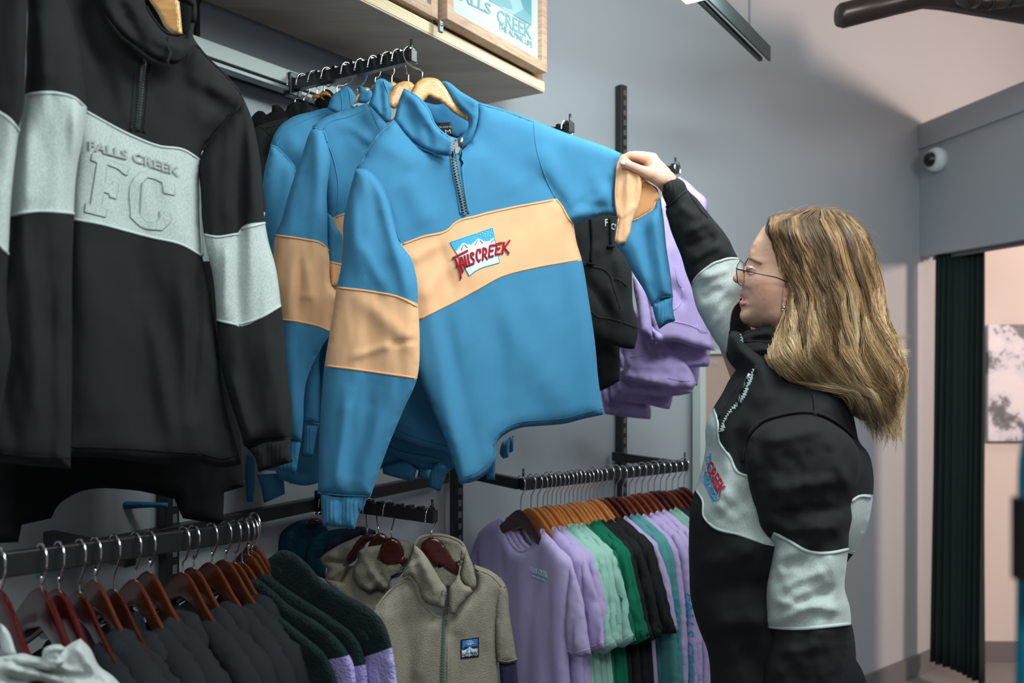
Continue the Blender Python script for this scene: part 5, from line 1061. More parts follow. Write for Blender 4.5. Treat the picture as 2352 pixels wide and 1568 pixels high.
bp=N.new('ShaderNodeBump'); bp.inputs['Strength'].default_value=.12; bp.inputs['Distance'].default_value=.001; n2=N.new('ShaderNodeTexNoise'); n2.inputs['Scale'].default_value=500; L.new(tc.outputs['Object'],n2.inputs['Vector']); L.new(n2.outputs[0],bp.inputs['Height']); L.new(bp.outputs[0],b.inputs['Normal'])
def capsules(caps,voxel,smooth_it=4,name='tmp'):
    """union of tapered capsules -> one smooth mesh (voxel remesh)"""
    bm_v=[];bm_f=[]
    for (a,ra,c,rc) in caps:
        a=Vector(a);c=Vector(c); d=c-a; L_=d.length; d.normalize() if L_>1e-6 else None
        if L_<1e-6: d=Vector((0,0,1))
        u=d.orthogonal().normalized(); v=d.cross(u); base=len(bm_v); ns=16; prof=[]
        for k in range(0,6): an=math.pi/2*k/5; prof.append((-ra*math.cos(an),ra*math.sin(an)+1e-5,0))
        for k in range(0,6): an=math.pi/2*k/5; prof.append((L_+rc*math.sin(an),rc*math.cos(an)+1e-5,1))
        for h,r,_ in prof:
            for i in range(ns): an=2*math.pi*i/ns; bm_v.append(a+d*h+(u*math.cos(an)+v*math.sin(an))*r)
        m=len(prof)
        for i in range(m-1):
            for j in range(ns): j2=(j+1)%ns; bm_f.append((base+i*ns+j,base+i*ns+j2,base+(i+1)*ns+j2,base+(i+1)*ns+j))
        bm_f.append(tuple(base+j for j in range(ns))[::-1]); bm_f.append(tuple(base+(m-1)*ns+j for j in range(ns)))
    me=bpy.data.meshes.new(name); me.from_pydata([tuple(v) for v in bm_v],[],bm_f); me.update()
    o=bpy.data.objects.new(name,me); COL.objects.link(o)
    r=o.modifiers.new('r','REMESH'); r.mode='VOXEL'; r.voxel_size=voxel; r.use_smooth_shade=True
    s=o.modifiers.new('s','SMOOTH'); s.factor=.5; s.iterations=smooth_it
    dg=bpy.context.evaluated_depsgraph_get(); ev=o.evaluated_get(dg); m2=bpy.data.meshes.new_from_object(ev)
    V=[v.co.copy() for v in m2.vertices]; Fc=[tuple(p.vertices) for p in m2.polygons]
    bpy.data.objects.remove(o); return V,Fc
ZH=1.67
# head: profile outline, real head width
prof=[(1735,548),(1728,560),(1722,574),(1719,588),(1719,597),(1716,606),(1708,614),(1697,623),(1687,631),(1683,637),(1684,644),(1692,650),(1701,655),(1704,664),(1700,670),(1699,677),(1704,684),(1709,687),(1700,691),(1698,697),(1701,705),(1702,713),(1699,722),(1700,731),(1706,740),(1717,746),(1732,753),(1747,757),(1765,762),(1775,800),(1790,850),(1900,850),(1905,790),(1918,740),(1945,690),(1962,630),(1958,570),(1930,520),(1880,492),(1820,490),(1765,510)]
hp=Panel(prof,aff(ZH),.076,105,sp=5,noise=None,corner=75,back=1.0)
px,py=hp.V[:,0],hp.V[:,1]; add=np.zeros(len(px))
E_=np.vstack([hp.T[:,[0,1]],hp.T[:,[1,2]],hp.T[:,[2,0]]]); E_=np.vstack([E_,E_[:,::-1]]); deg=np.bincount(E_[:,0],minlength=len(px)); free=(hp.d>0)
for it in range(70):
    avg=np.bincount(E_[:,0],weights=hp.inf[E_[:,1]],minlength=len(px))/np.maximum(deg,1)
    wgt_=np.clip((hp.d-2)/14,0,1)*free; hp.inf=hp.inf*(1-wgt_)+avg*wgt_
hp.inf*=.076/hp.inf.max()
def gau(x,y,sx,sy,a,ang=0):
    global add
    c,s=math.cos(ang),math.sin(ang); u=(px-x)*c+(py-y)*s; v=-(px-x)*s+(py-y)*c; add+=a*np.exp(-(u/sx)**2-(v/sy)**2)
gau(1735,618,17,12,-.006); gau(1727,617,8,6,.004); gau(1738,598,24,6,.004); gau(1758,655,50,55,.005); gau(1712,655,7,7,.0035); gau(1719,668,6,14,-.002,-.5)
gau(1712,672,8,5,.002); gau(1712,690,10,2.2,-.004); gau(1709,697,10,5,.003); gau(1712,707,14,4,-.003); gau(1712,727,14,12,.005); gau(1770,735,40,16,.006,-.3); gau(1705,643,6,5,.003)
add*=np.clip(hp.d/6,0,1)
# neck is narrower than the head
nk=np.clip((py-765)/50,0,1); sc=1-.28*nk
hp.front=hp.inf*sc+add; hp.backo=-(hp.inf*sc+add)
hp.backo[hp.d==0]=hp.front[hp.d==0]
hv=[hp.w(x,y,f) for (x,y),f in zip(hp.V,hp.front)]; nF=len(hv); bmap={}
for i in range(nF):
    if hp.d[i]==0: bmap[i]=i
    else: bmap[i]=len(hv); hv.append(hp.w(hp.V[i,0],hp.V[i,1],hp.backo[i]))
hf=[tuple(t) for t in hp.T]+[(bmap[t[2]],bmap[t[1]],bmap[t[0]]) for t in hp.T]
hf=[f for f in hf if len(set(f))==3]
# body under the clothes
def W(x,y,Z): return P(x,y,Z)
sh_n=W(1845,1050,1.56); sh_f=W(1745,900,1.84); neck=W(1845,850,ZH); chest=W(1790,1080,1.68); pel=W(1800,1560,1.68)
base=Vector((pel.x,pel.y,0))
hipn=Vector((pel.x+.02,pel.y-.09,.92)); hipf=Vector((pel.x+.02,pel.y+.09,.92))
kn_n=Vector((pel.x-.01,pel.y-.10,.50)); kn_f=Vector((pel.x-.03,pel.y+.11,.50)); an_n=Vector((pel.x+.05,pel.y-.11,.09)); an_f=Vector((pel.x+.02,pel.y+.13,.09))
elb_n=W(1862,1320,1.53); wr_n=W(1850,1640,1.50); elb_f=W(1640,650,1.86); wr_f=W(1556,462,1.855)
caps=[(neck,.055,W(1840,960,1.68),.06),(W(1835,1010,1.68),.085,chest,.10),(chest,.115,W(1795,1330,1.68),.105),(W(1795,1330,1.68),.105,pel,.12),
 (sh_n,.042,elb_n,.036),(elb_n,.038,wr_n,.026),(sh_f,.05,elb_f,.038),(elb_f,.034,wr_f,.020),(W(1840,1030,1.68),.06,sh_n,.04),(W(1835,980,1.68),.06,sh_f,.04),
 (hipn,.085,kn_n,.055),(kn_n,.054,an_n,.036),(hipf,.085,kn_f,.055),(kn_f,.054,an_f,.036),(pel,.11,hipn,.085),(pel,.11,hipf,.085),
 (an_n,.036,an_n+Vector((-.13,0,-.05)),.03),(an_f,.036,an_f+Vector((-.13,0,-.05)),.03)]
V1,F1=capsules(caps,.012,6)
# hands
def finger(c,r): return [(c[i],r[i],c[i+1],r[i+1]) for i in range(len(c)-1)]
Zc=1.85; k=.94/1000*1.0
hc=[]
hc+=[(W(1556,452,1.852),.020,W(1531,418,1.85),.0215),(W(1530,415,1.85),.0225,W(1505,394,1.845),.0215),(W(1522,402,1.865),.020,W(1500,374,1.865),.016),(W(1515,410,1.83),.017,W(1496,398,1.826),.015)]
hc+=finger([W(1500,384,1.85),W(1490,367,1.85),W(1470,361,1.85),W(1448,357,1.851),W(1436,362,1.853),W(1429,371,1.854)],[.0185,.0125,.0105,.009,.0082,.007])
hc+=finger([W(1507,384,1.868),W(1499,364,1.868),W(1478,358,1.87),W(1456,356,1.87),W(1442,364,1.868),W(1434,374,1.866)],[.017,.0125,.010,.009,.008,.007])
hc+=finger([W(1511,388,1.884),W(1503,368,1.886),W(1482,364,1.888),W(1461,364,1.886),W(1448,374,1.880),W(1442,384,1.876)],[.016,.0115,.0095,.0085,.0078,.0068])
hc+=finger([W(1514,394,1.898),W(1506,376,1.90),W(1489,372,1.902),W(1472,374,1.898),W(1462,382,1.892)],[.014,.0105,.0085,.0078,.0065])
hc+=finger([W(1508,404,1.835),W(1488,398,1.822),W(1468,389,1.812),W(1452,382,1.806),W(1440,377,1.803),W(1431,375,1.803)],[.018,.014,.0100,.0092,.0090,.0072])
V2,F2=capsules(hc,.0016,3)
# near hand, below the frame
hn=[]; w0=W(1850,1640,1.50)
hn+=[(w0,.024,w0+Vector((-.005,0,-.05)),.028),(w0+Vector((-.005,0,-.05)),.028,w0+Vector((-.01,0,-.09)),.030)]
for i,(dx,l) in enumerate([(-.03,.062),(-.012,.075),(.006,.070),(.023,.055)]):
    a=w0+Vector((dx*.9-.006,0,-.09)); hn+=[(a,.0095,a+Vector((-.004,-.004,-l*.55)),.0085),(a+Vector((-.004,-.004,-l*.55)),.0085,a+Vector((-.012,.004,-l)),.007)]
a=w0+Vector((-.03,-.008,-.045)); hn+=[(a,.012,a+Vector((-.022,-.008,-.03)),.010),(a+Vector((-.022,-.008,-.03)),.010,a+Vector((-.026,-.004,-.058)),.0075)]
V3,F3=capsules(hn,.003,3)
allV=[];allF=[];tags=[]
for k_,(V_,F_) in enumerate(((hv,hf),(V1,F1),(V2,F2),(V3,F3))):
    o_=len(allV); allV+=list(V_); allF+=[tuple(i+o_ for i in f) for f in F_]; tags+=[k_]*len(V_)
PE=mesh_obj('person',allV,allF,M['skin'])
ca=PE.data.color_attributes.new('Col','FLOAT_COLOR','POINT')
cols=np.ones((len(allV),4)); cols[:,:3]=SKIN
hx_=np.array([v.x/v.y*F+CX for v in allV]); hy_=np.array([HY-(v.z-CZ)/v.y*F for v in allV]); tg_=np.array(tags)
def tint(x,y,sx,sy,col,a,tagk):
    wgt=a*np.exp(-((hx_-x)/sx)**2-((hy_-y)/sy)**2)*(tg_==tagk); cols[:,:3]=cols[:,:3]*(1-wgt[:,None])+np.array(col)*wgt[:,None]
ch=s2l(205,128,112)
tint(1748,662,30,20,s2l(222,150,132),.6,0); tint(1684,640,9,12,ch,.7,0); tint(1740,740,60,14,s2l(196,140,122),.4,0)
tint(1704,697,9,6,s2l(196,108,104),.95,0); tint(1705,677,7,5,s2l(200,128,118),.6,0); tint(1495,358,12,8,s2l(220,140,125),.5,2); tint(1462,371,14,10,s2l(214,140,122),.4,2)
ca.data.foreach_set('color',cols.reshape(-1))
# origin at the feet
me=PE.data
for v in me.vertices: v.co-=base
PE.location=base; tag(PE,'person with long wavy blond hair and glasses holding up the blue sleeve','person')
M['nail']=newmat('grey_nail_polish',s2l(196,188,196),.2)
nl=Panel([(1423,374),(1425,370),(1430,369),(1436,370),(1437,375),(1435,380),(1428,379),(1424,377)],aff(1.7945),.002,5,sp=2,noise=None); nl.emit('thumbnail',M['nail'],None,PE)
# eye, brow, lashes, ear with earring
M['eyew']=newmat('eye_white',s2l(225,220,215),.2); M['iris']=newmat('iris_brown',s2l(92,60,36),.15); M['brow']=newmat('brow_hair',s2l(150,112,84),.8)
def ball(name,c,r,mat,parent,n=14,sc=(1,1,1)):
    V=[];Fc=[]
    for i in range(n+1):
        for j in range(n*2): a=math.pi*i/n; b_=math.pi*j/n; V.append(Vector(c)+Vector((r*sc[0]*math.sin(a)*math.cos(b_),r*sc[1]*math.sin(a)*math.sin(b_),r*sc[2]*math.cos(a))))
    for i in range(n):
        for j in range(2*n): j2=(j+1)%(2*n); Fc.append((i*2*n+j,i*2*n+j2,(i+1)*2*n+j2,(i+1)*2*n+j)[::-1])
    return mesh_obj(name,V,Fc,mat,parent)
def hs(x,y,off=0): return hp.at(x,y,off)
e=hs(1725,621,-.0055); eye=ball('eye',e,.0085,M['eyew'],PE); ir=ball('iris',e+Vector((-.0062,-.0032,0)),.0042,M['iris'],PE)
PE_l=[hs(1716,620,.004),hs(1721,617,.006),hs(1728,616,.007),hs(1733,618,.006),hs(1738,621,.004)]
tube('upper_eyelid',PE_l,[.0008,.0018,.0022,.0018,.0008],M['skin2'] if 'skin2' in M else M['brow'],PE,8)
tube('lower_eyelid',[hs(1717,626,.002),hs(1724,629,.004),hs(1730,628,.004),hs(1737,624,.003)],[.0006,.0012,.0012,.0006],M['skin2'],PE,6)
tubes('eyelashes',[[hs(x,y,.005),hs(x,y,.007)+Vector((-.010,-.001,.002))] for x,y in ((1718,618),(1721,617),(1724,616),(1728,616),(1732,617))],.0004,M['iris'],PE,4)
tube('eyebrow',[hs(1720,592,.002),hs(1727,594,.002),hs(1738,600,.003),hs(1750,605,.002)],[.0016,.003,.0026,.0008],M['brow'],PE,6)
ear=Panel([(1798,662),(1808,660),(1814,668),(1812,685),(1806,700),(1800,712),(1795,708),(1796,690)],aff(ZH-.076),.005,7,sp=3,noise=(.002,8,10,0)); eo=ear.emit('ear',M['brow'],None,PE); eo.data.materials[0]=M['skin']
c_=eo.data.color_attributes.new('Col','FLOAT_COLOR','POINT'); c_.data.foreach_set('color',[x for _ in eo.data.vertices for x in (*s2l(214,160,140),1)])
ball('earring',P(1801,706,ZH-.092),.0028,M['chrome'],PE,8); ball('earring',P(1798,712,ZH-.092),.002,M['chrome'],PE,8)
tube('lips_lower',[hs(1701,695,.0),hs(1705,698,.001),hs(1711,697,.001),hs(1716,693,.0)],[.001,.0035,.003,.0006],newmat('lip_pink',s2l(206,124,118),.4),PE,8)
# glasses
M['gframe']=newmat('glasses_metal',s2l(96,84,84),.25,.9); M['lens']=newmat('lens_glass',(1,1,1),.02); bb=M['lens'].node_tree.nodes['Principled BSDF']; bb.inputs['Transmission Weight'].default_value=1; bb.inputs['IOR'].default_value=1.08; bb.inputs['Alpha'].default_value=.35
def lensring(pts,zs,nm='glasses_rim'):
    q=spl(pts,True,2.5,90); n_=len(q); z=aff(zs); L3=[P(x,y,float(z(x,y))) for x,y in q]; tube(nm,L3+[L3[0],L3[1]],.0009,M['gframe'],PE,6)
    c=sum(L3,Vector())/n_; mesh_obj('lens',L3+[p+Vector((.0008,0,0)) for p in L3],[tuple(range(n_)),tuple(range(2*n_-1,n_-1,-1))],M['lens'],PE,smooth=False)
lensring([(1701,598),(1695,606),(1692,618),(1693,636),(1697,652),(1702,656),(1707,652),(1709,638),(1708,620),(1707,604)],[(1690,ZH-.062),(1710,ZH-.020)])
lensring([(1713,606),(1718,594),(1721,590),(1722,597),(1718,612),(1714,630),(1708,640),(1706,632)],[(1700,ZH+.055),(1724,ZH+.02)])
tube('glasses_bridge',[P(1709,606,ZH-.022),P(1712,602,ZH-.006),P(1714,604,ZH+.012)],.0011,M['gframe'],PE,6)
tube('glasses_temple',[P(1691,616,ZH-.062),P(1694,618,ZH-.078),P(1730,625,ZH-.090),P(1783,637,ZH-.096),P(1810,648,ZH-.094)],[.0012,.0016,.0015,.0012,.001],M['gframe'],PE,8)
tube('nose_pad',[P(1707,620,ZH-.016),P(1710,626,ZH-.012)],.0018,M['gframe'],PE,6)
# ---- sweater on the person
body=[(1690,760),(1720,775),(1760,790),(1850,850),(1940,900),(1967,987),(1972,1010),(1995,1042),(2006,1088),(2006,1129),(2004,1148),(1990,1216),(1958,1275),(1946,1290),(1950,1400),(1962,1460),(1968,1568),(1972,1720),(1640,1720),(1633,1568),(1631,1537),(1624,1491),(1606,1445),(1587,1377),(1583,1308),(1582,1239),(1587,1161),(1596,1125),(1608,1088),(1620,1033),(1622,974),(1638,937),(1658,905),(1676,870),(1690,850),(1672,815),(1674,760)]
cA=S([(1610,915),(1636,937),(1647,964),(1654,1019),(1674,1047),(1697,1088),(1720,1097),(1760,1098),(1850,1120),(1949,1150),(1972,1137),(2030,1138)])
cB_=S([(1560,1108),(1592,1121),(1613,1148),(1615,1189),(1638,1212),(1697,1230),(1761,1251),(1850,1262),(1958,1272),(2000,1285)])
pb=Panel(body,aff([(1580,1.70),(2010,1.68)]),.155,150,sp=9,noise=(.012,110,130,30),seed=201,cuts=[cA,cB_],back=.9,
 folds=[(1600,1300,1750,1260,26,.016),(1600,1370,1760,1340,24,-.014),(1620,1440,1760,1420,24,.014),(1640,1190,1720,1150,14,-.010),(1650,1120,1720,1180,14,.010),(1700,980,1690,1080,18,-.014),(1640,1150,1700,1200,12,.008),(1700,1440,1740,1568,22,-.014)])
rB=cA+cB_[::-1]
pb.emit('sweater_torso',M['black'],None,PE,not_in=[rB]); pb.emit('sweater_chest_band',M['grey'],rB,PE)
pb.seam('band_piping',[[(1641,940),(1648,964),(1655,1019),(1675,1047),(1697,1086),(1720,1094)],[(1599,1125),(1614,1148),(1617,1186),(1638,1209),(1697,1227),(1758,1248)],[(1955,1152),(1972,1140),(2000,1141)],[(1955,1266),(1962,1266)]],M['grey_pipe'],PE,.0028,0)
pb.seam('zip_guard',[[(1740,840),(1722,880),(1704,915),(1680,945),(1660,985)],[(1700,872),(1684,905),(1668,930),(1652,960)]],M['black'],PE,.004,-.001)
zipper(PE,[(1733,848),(1722,876),(1704,915),(1682,940),(1666,966),(1657,990)],M['zipw'],lambda x,y: pb.at(x,y,.003),r=.0034)
tube('zip_pull',[pb.at(1714,870,.006),pb.at(1709,886,.010),pb.at(1703,900,.010)],[.002,.0028,.002],M['blackp'],PE,6); tube('zip_slider',[pb.at(1722,858,.006),pb.at(1716,870,.006)],.003,M['zipw'],PE,6)
tube('zip_cord',[pb.at(1700,906,.008),pb.at(1696,920,.010),pb.at(1699,930,.008)],.0026,M['blackp'],PE,6)
# logo on her band
surfpoly('logo_patch',pb,[(1622,1036),(1632,1042),(1640,1100),(1648,1150),(1636,1148),(1616,1100),(1621,1070)],M['embsky2'],PE,.0015)

for mt_,dx,dy,of in (('embblue',-2,4,.0022),('embred',0,0,.0034)):
    qm=quadmap([(1633+dx,1054+dy),(1668+dx,1120+dy),(1652+dx,1146+dy),(1620+dx,1076+dy)]); text_quad('logo_lettering','CREEK',(lambda qm,of: lambda u,v,o: pb.at(*qm(u,v),of+o))(qm,of),M[mt_],PE,.03,thick=.001)
# collar
co=Panel([(1686,790),(1696,782),(1704,766),(1730,756),(1768,750),(1820,790),(1850,860),(1800,880),(1740,845),(1720,830),(1700,812),(1688,802)],aff([(1680,1.66),(1850,1.60)]),.03,26,sp=6,noise=(.005,40,14,10),seed=203,folds=[(1700,812,1770,800,6,.010),(1705,785,1770,775,6,-.010),(1715,830,1780,825,6,-.006)]); co.emit('sweater_collar',M['black'],None,PE)
co.seam('seam',[[(1687,792),(1700,786),(1730,784),(1765,786)],[(1704,768),(1730,759),(1765,754)]],M['black'],PE,.0028,0)
zipper(PE,[(1703,768),(1705,784)],M['zipw'],lambda x,y: co.at(x,y,.003),r=.002); zipper(PE,[(1706,812),(1716,822),(1722,832)],M['zipw'],lambda x,y: co.at(x,y,.004),r=.002)
# far raised sleeve
fs=[(1517,424),(1530,412),(1546,408),(1560,410),(1571,418),(1580,437),(1598,453),(1612,470),(1625,487),(1644,510),(1663,533),(1676,553),(1686,575),(1698,598),(1706,650),(1704,680),(1720,740),(1740,800),(1735,860),(1692,850),(1680,838),(1667,817),(1644,786),(1617,740),(1602,712),(1594,687),(1588,660),(1575,625),(1564,587),(1552,558),(1541,530),(1534,505),(1529,486),(1531,474),(1523,453)]
cA=S([(1570,680),(1588,655),(1595,640),(1610,624),(1625,612),(1640,602),(1655,596),(1671,591),(1690,591),(1730,600)])
cB_=S([(1760,640),(1700,686),(1688,697),(1680,710),(1676,732),(1674,760),(1671,790),(1667,830)])
cC=S([(1510,480),(1530,476),(1550,462),(1565,446),(1578,438),(1600,430)])
pf=Panel(fs,aff([(1515,1.855),(1740,1.80)]),.052,62,sp=7,noise=(.007,55,60,40),seed=205,cuts=[cA,cB_,cC],
 folds=[(1560,540,1640,505,9,.010),(1570,570,1650,540,10,-.012),(1580,600,1660,560,9,.012),(1600,480,1630,520,8,.008),(1605,640,1680,620,10,.008),(1610,690,1660,660,10,-.010),(1630,760,1660,700,10,.010),(1640,730,1670,680,7,-.008),(1560,470,1600,500,9,.008),(1590,655,1620,618,5,.005)])
rC=[(1480,480)]+cC+[(1560,380),(1480,400)]
rG=cA+[(1760,600),(1760,640)]+cB_[1:]+[(1600,860),(1540,760)]
pf.emit('raised_sleeve',M['black'],None,PE,not_in=[rC,rG]); pf.emit('raised_sleeve_band',M['grey'],rG,PE); pf.emit('cuff',M['black_rib'],rC,PE)
pf.seam('sleeve_piping',[[(1591,652),(1597,640),(1610,626),(1625,614),(1640,604),(1655,599),(1671,594),(1694,594)],[(1697,690),(1686,701),(1679,714),(1675,735),(1673,765),(1670,795),(1667,812)]],M['grey_pipe'],PE,.003,0)
pf.seam('seam',[[(1531,475),(1550,461),(1565,446),(1577,438)],[(1580,440),(1600,470),(1615,490),(1625,500)]],M['black'],PE,.0028,0)
# near sleeve
ns=[(1711,1047),(1718,1018),(1729,995),(1752,974),(1780,962),(1808,956),(1835,953),(1880,957),(1926,981),(1950,1000),(1968,1025),(1978,1060),(1974,1100),(1965,1130),(1955,1155),(1957,1189),(1950,1225),(1949,1257),(1944,1300),(1940,1350),(1952,1395),(1955,1434),(1950,1490),(1940,1568),(1930,1680),(1750,1700),(1752,1600),(1757,1530),(1766,1491),(1772,1450),(1764,1441),(1761,1399),(1761,1354),(1770,1300),(1774,1270),(1775,1248),(1766,1239),(1748,1216),(1738,1180),(1722,1125),(1714,1085)]
cA=S([(1740,1228),(1770,1236),(1777,1221),(1790,1227),(1812,1239),(1853,1262),(1903,1267),(1949,1258),(1980,1250)])
cB_=S([(1735,1436),(1764,1441),(1800,1444),(1835,1445),(1900,1440),(1955,1434),(1990,1432)])
pn_=Panel(ns,aff([(1710,1.545),(1960,1.53)]),.075,85,sp=8,noise=(.010,80,80,20),seed=207,cuts=[cA,cB_],
 folds=[(1760,1130,1930,1100,18,.010),(1780,1180,1940,1170,14,-.012),(1800,1220,1930,1210,12,.010),(1790,1300,1850,1290,12,-.014),(1790,1350,1900,1310,12,.012),(1800,1400,1920,1350,12,-.012),(1850,1390,1930,1400,12,.012),(1785,1260,1800,1330,9,.008),(1740,1010,1900,985,18,.008),(1900,1000,1950,1120,16,.010),(1780,1500,1900,1480,14,.010),(1780,1380,1860,1400,10,.008),(1905,1280,1930,1350,12,.008)])
rN=cA+cB_[::-1]
pn_.emit('near_sleeve',M['black'],None,PE,not_in=[rN]); pn_.emit('near_sleeve_band',M['grey'],rN,PE)
pn_.seam('sleeve_piping',[[(1779,1224),(1790,1230),(1812,1242),(1853,1265),(1903,1270),(1947,1261)],[(1766,1439),(1800,1442),(1835,1443),(1900,1438),(1952,1432)]],M['grey_pipe'],PE,.0032,0)
pb.seam('seam',[[(1706,1060),(1712,1020),(1726,990),(1750,967),(1782,955),(1835,946),(1882,950),(1928,974),(1960,1002)],[(1868,905),(1872,930),(1872,955)]],M['black'],PE,.0034,.002)
# trousers and shoes (outside the frame)
M['trouser']=fabric('black_trousers',s2l(26,28,34),sheen=.05)
tv,tf=capsules([(pel+Vector((.01,0,-.02)),.135,hipn,.105),(pel+Vector((.01,0,-.02)),.135,hipf,.105),(hipn,.105,kn_n,.075),(kn_n,.075,an_n+Vector((0,0,.02)),.062),(hipf,.105,kn_f,.075),(kn_f,.075,an_f+Vector((0,0,.02)),.062)],.014,5)
mesh_obj('trousers',tv,tf,M['trouser'],PE)
for a in (an_n,an_f):
    tv,tf=capsules([(Vector((a.x+.02,a.y,.05)),.045,Vector((a.x-.10,a.y,.045)),.042),(Vector((a.x-.10,a.y,.042)),.04,Vector((a.x-.17,a.y,.036)),.034),(Vector((a.x+.02,a.y,.05)),.04,Vector((a.x+.01,a.y,.12)),.045)],.009,4)
    tv=[Vector((v.x,v.y,max(v.z,.002))) for v in tv]; mesh_obj('shoe',tv,tf,M['blackp'],PE)
# ---- hair
M['hair']=newmat('wavy_blond_hair',(.3,.2,.1),.42,0,.5); N,L,b=nodes(M['hair']); at=N.new('ShaderNodeAttribute'); at.attribute_name='Col'; L.new(at.outputs['Color'],b.inputs['Base Color'])
ho=[(1764,499),(1785,489),(1833,481),(1887,476),(1924,481),(1960,497),(1993,530),(2011,574),(2022,614),(2033,668),(2040,723),(2056,765),(2068,806),(2078,850),(2070,900),(2050,940),(2020,962),(1989,968),(1953,950),(1924,926),(1887,890),(1836,893),(1785,880),(1767,855),(1750,826),(1757,800),(1772,766),(1786,736),(1796,706),(1802,680),(1798,660),(1786,632),(1778,595),(1768,559),(1757,528)]
hh_=Panel(ho,aff([(1750,1.655),(2080,1.69)]),.112,105,sp=9,noise=(.008,50,400,0),seed=211,back=1.0)
hull=hh_.emit('hair_mass',M['hair'],None,PE)
DARK=np.array(s2l(104,82,60)); MID=np.array(s2l(156,120,86)); GOLD=np.array(s2l(214,166,110)); TIP=np.array(s2l(252,232,194))
def setcol(o,fn):
    vs=np.array([v.co for v in o.data.vertices]); off=np.array(o.location)+np.array(PE.location); vs=vs+off
    X=vs[:,0]/vs[:,1]*F+CX; Y=HY-(vs[:,2]-CZ)/vs[:,1]*F; c=fn(X,Y); a=o.data.color_attributes.new('Col','FLOAT_COLOR','POINT'); a.data.foreach_set('color',np.c_[c,np.ones(len(c))].reshape(-1))
setcol(hull,lambda X,Y: DARK*.75+(MID-DARK)*.5*np.clip((Y-600)/300,0,1)[:,None])
rs=np.random.RandomState(11)
hull_y=np.arange(476,1000,6.0)
def bounds(y):
    xs=[]; p=hh_.poly; n_=len(p)
    for i in range(n_):
        a=p[i];c=p[(i+1)%n_]
        if (a[1]>y)!=(c[1]>y): xs.append(a[0]+(y-a[1])*(c[0]-a[0])/(c[1]-a[1]))
    return (min(xs),max(xs)) if len(xs)>=2 else None
BL={}
for y in range(478,966,4):
    b_=bounds(y); 
    if b_: BL[y]=b_
ks_=np.array(sorted(BL)); Lb=np.array([BL[k][0] for k in ks_]); Rb=np.array([BL[k][1] for k in ks_])
Lb[:6]=np.linspace(1850,Lb[6],6)
HVt=[];HFc=[];HC=[]
NCL=170; clump=[]
for c in range(NCL):
    layer=rs.rand(); q=rs.rand(); side=1 if rs.rand()<.82 else -1
    clump.append(dict(q=q,side=side,ph=q*11+rs.normal(0,.7),fr=rs.normal(2.15,.22),am=rs.uniform(14,30),end=rs.uniform(-70,70),off=rs.uniform(-.006,.018),tone=rs.rand(),bl=rs.uniform(.2,.65)))
def strand(cl,dq,dph,r0,tonej,short=0):
    q=np.clip(cl['q']+dq,0.0,1.0); pts=[];cs=[]
    # length: back hair reaches ~960, front ~880
    yend=np.interp(q,[0,.18,.45,.6,.8,1],[868,892,905,955,975,955])+cl['end']*.5+short
    y0=np.interp(q,[0,.15,.3,.6,.85,1],[502,488,480,478,484,500]); n_=22
    for i in range(n_):
        t=i/(n_-1); y=y0+(yend-y0)*t
        lb=np.interp(y,ks_,Lb); rb=np.interp(y,ks_,Rb)
        if y>ks_[-1]-60: lb=np.interp(ks_[-1]-60,ks_,Lb)+(y-(ks_[-1]-60))*.3; rb=np.interp(ks_[-1]-60,ks_,Rb)
        pinch=1-.55*t
        qq=cl['q']+dq*pinch
        x=lb+(rb-lb)*(.015+.97*min(max(qq,0),1))
        wv=cl['am']*np.clip((t-.12)*1.5,0,1)**1.1
        ph=2*math.pi*cl['fr']*t+cl['ph']+dph
        x+=wv*math.sin(ph)*(.9 if 0.04<qq<.96 else .5); 
        yy=y+2*math.cos(ph)
        d2=(hh_.V[:,0]-x)**2+(hh_.V[:,1]-yy)**2; j=int(np.argmin(d2)); dist=math.sqrt(d2[j])
        f=hh_.front[j]*max(0,1-dist/120) if cl['side']>0 else hh_.backo[j]*max(0,1-dist/120)
        f+=cl['side']*(cl['off']+.010*t*math.cos(ph)+.002)
        if i==0: f-=cl['side']*.004
        pts.append(P(x,yy,float(hh_.zf(x,yy))-f))
        g_=t+tonej; 
        if g_<cl['bl']: col=DARK+(MID-DARK)*np.clip(g_/max(cl['bl'],.1),0,1)*(.4+.6*cl['tone'])
        else: col=MID+(GOLD*(1-cl['tone'])+TIP*cl['tone']-MID)*np.clip((g_-cl['bl'])/.3,0,1)
        if cl['tone']>.75: col=col*.55+GOLD*.45
        if cl['tone']<.18: col=col*.5+DARK*.5
        cs.append(col)
    rr=[r0*(.6+.6*min(1,i/4))*(1-.75*(i/(n_-1))**3) for i in range(n_)]
    v,f_=tube_vf(pts,rr,3,False,len(HVt)); HVt.extend(v); HFc.extend(f_)
    for c_ in cs: HC.extend([c_]*3)
for cl in clump:
    for s_ in range(60):
        strand(cl,rs.normal(0,.015),rs.normal(0,.22),rs.uniform(.00025,.0006),rs.normal(0,.07),rs.normal(0,16))
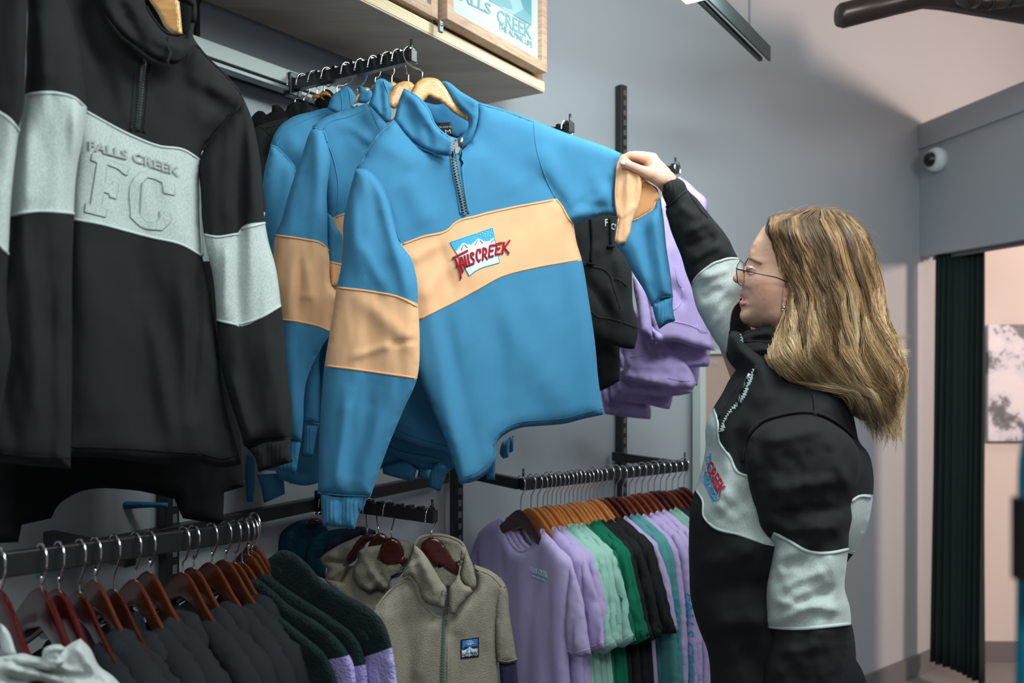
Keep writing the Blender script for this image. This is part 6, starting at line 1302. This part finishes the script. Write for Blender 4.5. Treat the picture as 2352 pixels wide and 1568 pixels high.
# face framing locks
for k_ in range(5):
    cl=dict(q=.0+.012*k_,side=1,ph=.6+k_*.5,fr=1.6,am=7,end=-20*k_,off=.010,tone=.8,bl=.15)
    for s_ in range(26): strand(cl,rs.normal(0,.010),rs.normal(0,.25),rs.uniform(.0003,.0007),rs.normal(0,.05))
# flicked-out curls at the back
for c_i in range(9):
    x0=rs.uniform(2008,2036); y0=rs.uniform(690,790); ln=rs.uniform(.6,1.1); cu=rs.uniform(.5,1.5); tn=rs.uniform(.3,1); dr=rs.uniform(90,150)
    for s_ in range(26):
        n_=16; pts=[]; a1=rs.normal(0,3.5); a2=rs.normal(0,5); sp_=rs.normal(0,.10)
        for i in range(n_):
            t=i/(n_-1); x=x0+a1*(1-t*.3)+ln*(14*t+44*max(0,t-.45)**1.3*2)*(1+sp_); y=y0+a2+dr*t-cu*46*max(0,t-.6)**1.5*3; pts.append(P(x,y,1.67+.018*math.sin(3.5*t+c_i)+a2*.0006))
        v,f_=tube_vf(pts,[rs.uniform(.0003,.0007)*(1-.8*(i/(n_-1))**2) for i in range(n_)],3,False,len(HVt)); HVt.extend(v); HFc.extend(f_)
        for i in range(n_): HC.extend([MID+(GOLD*(1-tn)+TIP*tn-MID)*min(1,i/6)]*3)
for k_ in range(45):
    a=rs.uniform(0,1); i0=0; p0=hh_.poly[int(a*len(hh_.poly)*.36)]; d=np.array([p0[0]-1900,p0[1]-700.]); d/=np.linalg.norm(d); pts=[]; L0=rs.uniform(10,30)
    tdir=np.array([-d[1],d[0]])*(1 if rs.rand()<.8 else -1)
    for i in range(8):
        t=i/7; q_=p0+d*(L0*.5*t*(1.2-t)-3)+tdir*L0*t*1.2; pts.append(P(q_[0],q_[1],1.66))
    v,f_=tube_vf(pts,.00022,3,False,len(HVt)); HVt.extend(v); HFc.extend(f_); HC.extend([GOLD]*(8*3))
hr=mesh_obj('hair',HVt,HFc,M['hair'],PE); a=hr.data.color_attributes.new('Col','FLOAT_COLOR','POINT'); HC=np.array(HC); a.data.foreach_set('color',np.c_[HC,np.ones(len(HC))].reshape(-1)); hr['kind']='stuff'
